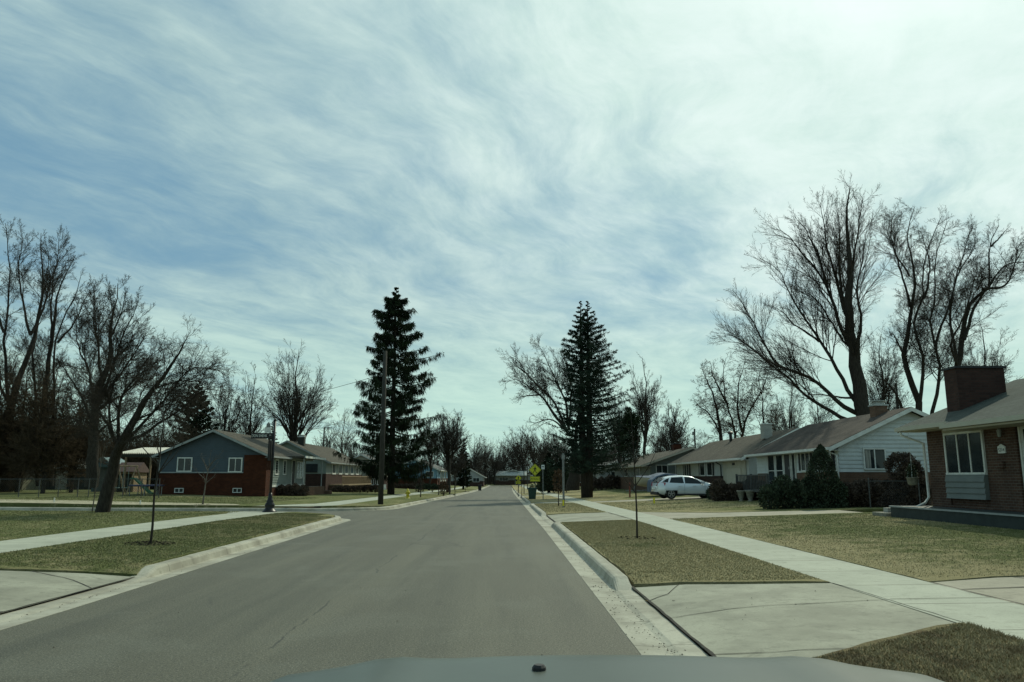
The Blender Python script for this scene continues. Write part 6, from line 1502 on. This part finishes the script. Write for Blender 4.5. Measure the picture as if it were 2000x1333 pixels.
row('hedge', 'dark bushes under the sky-blue sided house', 772, 826, 124, at(800, 946, 124).z, 4, 'hedge_brown', 82, .8, .16, 3000)
# ivy-clad column and ivied trunk
c_ = onT(1232, 96); leafy('ivy_column', 'dark ivy-smothered trunk standing as a thick column right of the tall conifer', 'tree', [(c_.x, 96, 5.2, 1.15, 1.1, 5.0), (c_.x + .3, 96, 7.4, 1.2, 1.1, 2.2)], 9000, 'needles_mid', 83, .17, base=tuple(c_))
# shrub with dead leaves, sapling with leaves
p = onT(822, 69)


# ------------------------------------------------------------ young street trees
def sapling(label, px, Y, toppy, seed, lean=0., r0=.028, bark='bark', n=7, mulch=None, leaves=None, spread=.5, height=None):
    p = onT(px, Y); Ht = (at(px, toppy, Y).z - p.z); rg_ = random.Random(seed); L = [[(0, 0, -.1), (lean * .3, 0, Ht * .4), (lean * .7, 0, Ht * .7), (lean, 0, Ht)]]; Rd = [(r0, .006)]
    T_ = smooth_line(L[0], 20)
    for i in range(n):
        s = T_[int(rg_.uniform(.38, .75) * 19)]; a = i * 2.4; l = Ht * rg_.uniform(.22, .38)
        L.append([tuple(s), (s[0] + spread * l * .6 * math.cos(a), s[1] + spread * l * .6 * math.sin(a), s[2] + l * .5), (s[0] + spread * l * math.cos(a), s[1] + spread * l * math.sin(a), s[2] + l)]); Rd.append((r0 * .4, .004))
    t = bare_tree('sapling', label, tuple(p), L, Rd, seed, n=(4, 3), lenf=(.4, .5), maxl=(.6, .3), lx=(1, 1), limbf=1., jit=.002, rmin=.0028, local=True, bark=bark, twig='bark_pale' if bark == 'bark_pale' else 'twigs', cat='young tree')
    if mulch:
        rg_ = random.Random(seed); m_ = MB()
        for k in range(mulch // 3):
            a = rg_.uniform(0, 6.28); r_ = .5 * math.sqrt(rg_.uniform(0, 1)); s = rg_.uniform(.012, .04); x, y = p.x + r_ * math.cos(a), p.y + r_ * math.sin(a); z = T(x, y) + LZ + rg_.uniform(.0, .035) * (1 - r_)
            q = rg_.uniform(0, 6.28); m_.add([(x - s * math.cos(q), y - s * math.sin(q), z), (x + s * .3 * math.sin(q), y, z + s * .5), (x + s * math.cos(q), y + s * math.sin(q), z), (x, y - s * .3, z)], [(0, 1, 2, 3)])
        tag(m_.build('mulch', 'mulch'), kind='stuff')
    return t
sapling('slim young tree in a mulch ring on the near left verge', 303, 17.1, 735, 101, lean=.12, r0=.023, mulch=1000, spread=.7, n=6)
sapling('slim young tree in a mulch ring on the near right verge', 1242, 19.0, 800, 102, lean=-.06, r0=.021, mulch=240, spread=.6, n=6)
sapling('crooked pale young tree before the blue-gabled house', 399, 41.5, 880, 103, lean=.25, r0=.045, bark='bark_pale', n=9, spread=.9, mulch=700)
sapling('thin pale young tree left of the leaning tree', 185, 32.5, 850, 104, lean=.3, r0=.02, bark='bark_pale', n=4, spread=.3)
sapling('thin dark young tree on the far left verge, right of the hydrant', 822, 69, 905, 105, lean=.05, r0=.05, n=5, spread=.35)
sapling('thin dark young tree on the left verge below the round maple', 857, 82, 905, 106, r0=.05, n=5, spread=.35)
sapling('thin pale young tree on the left verge past the dark wooden post', 889, 84, 925, 107, r0=.03, bark='bark_pale', n=4, spread=.35)
lf = sapling('young oak with clinging brown leaves beside the tall grey post', 1090.5, 44, 925, 108, r0=.03, n=7, spread=.3)
q = lf.location; leafy('x', 'x', 'x', [(0, 0, 0, .30, .25, .62)], 500, 'dead_leaves', 109, .09, stems=False, base=(0, 0, 0), parent=(tmp_ := thing('tmp', (0, 0, 0), 'x', 'x')), part='dead_leaves')
o_ = tmp_.children[0]; o_.parent = lf; o_.location = (0, 0, at(1090, 940, 44).z - q.z); bpy.data.objects.remove(tmp_)
lf = thing('leafy_shrub', onT(867, 78), 'small reddish-brown leafy shrub on the left verge at the kerb', 'shrub'); leafy('x', 'x', 'x', [(lf.location.x, 78, lf.location.z + .75, .45, .4, .65)], 700, 'dead_leaves', 110, .10, parent=lf, base=tuple(lf.location))
lf = thing('leafy_shrub', onT(820, 108), 'dark rounded shrub before the far picture windows', 'shrub'); lf.location = onT(818, 98); leafy('x', 'x', 'x', [(lf.location.x, 98, lf.location.z + .9, .6, .5, .95)], 700, 'hedge_brown', 111, .12, parent=lf, base=tuple(lf.location))
for (px, Y, k) in ((909, 118, 0), (1012, 80, 1), (1019, 74, 2)):
    sapling(['thin stake-like young tree on the far left verge', 'small bare young tree at the right kerb, farther of two', 'small bare young tree at the right kerb, nearer of two'][k], px, Y, at(px, 940, Y) and 928, 120 + k, r0=.03, n=4, spread=.3)
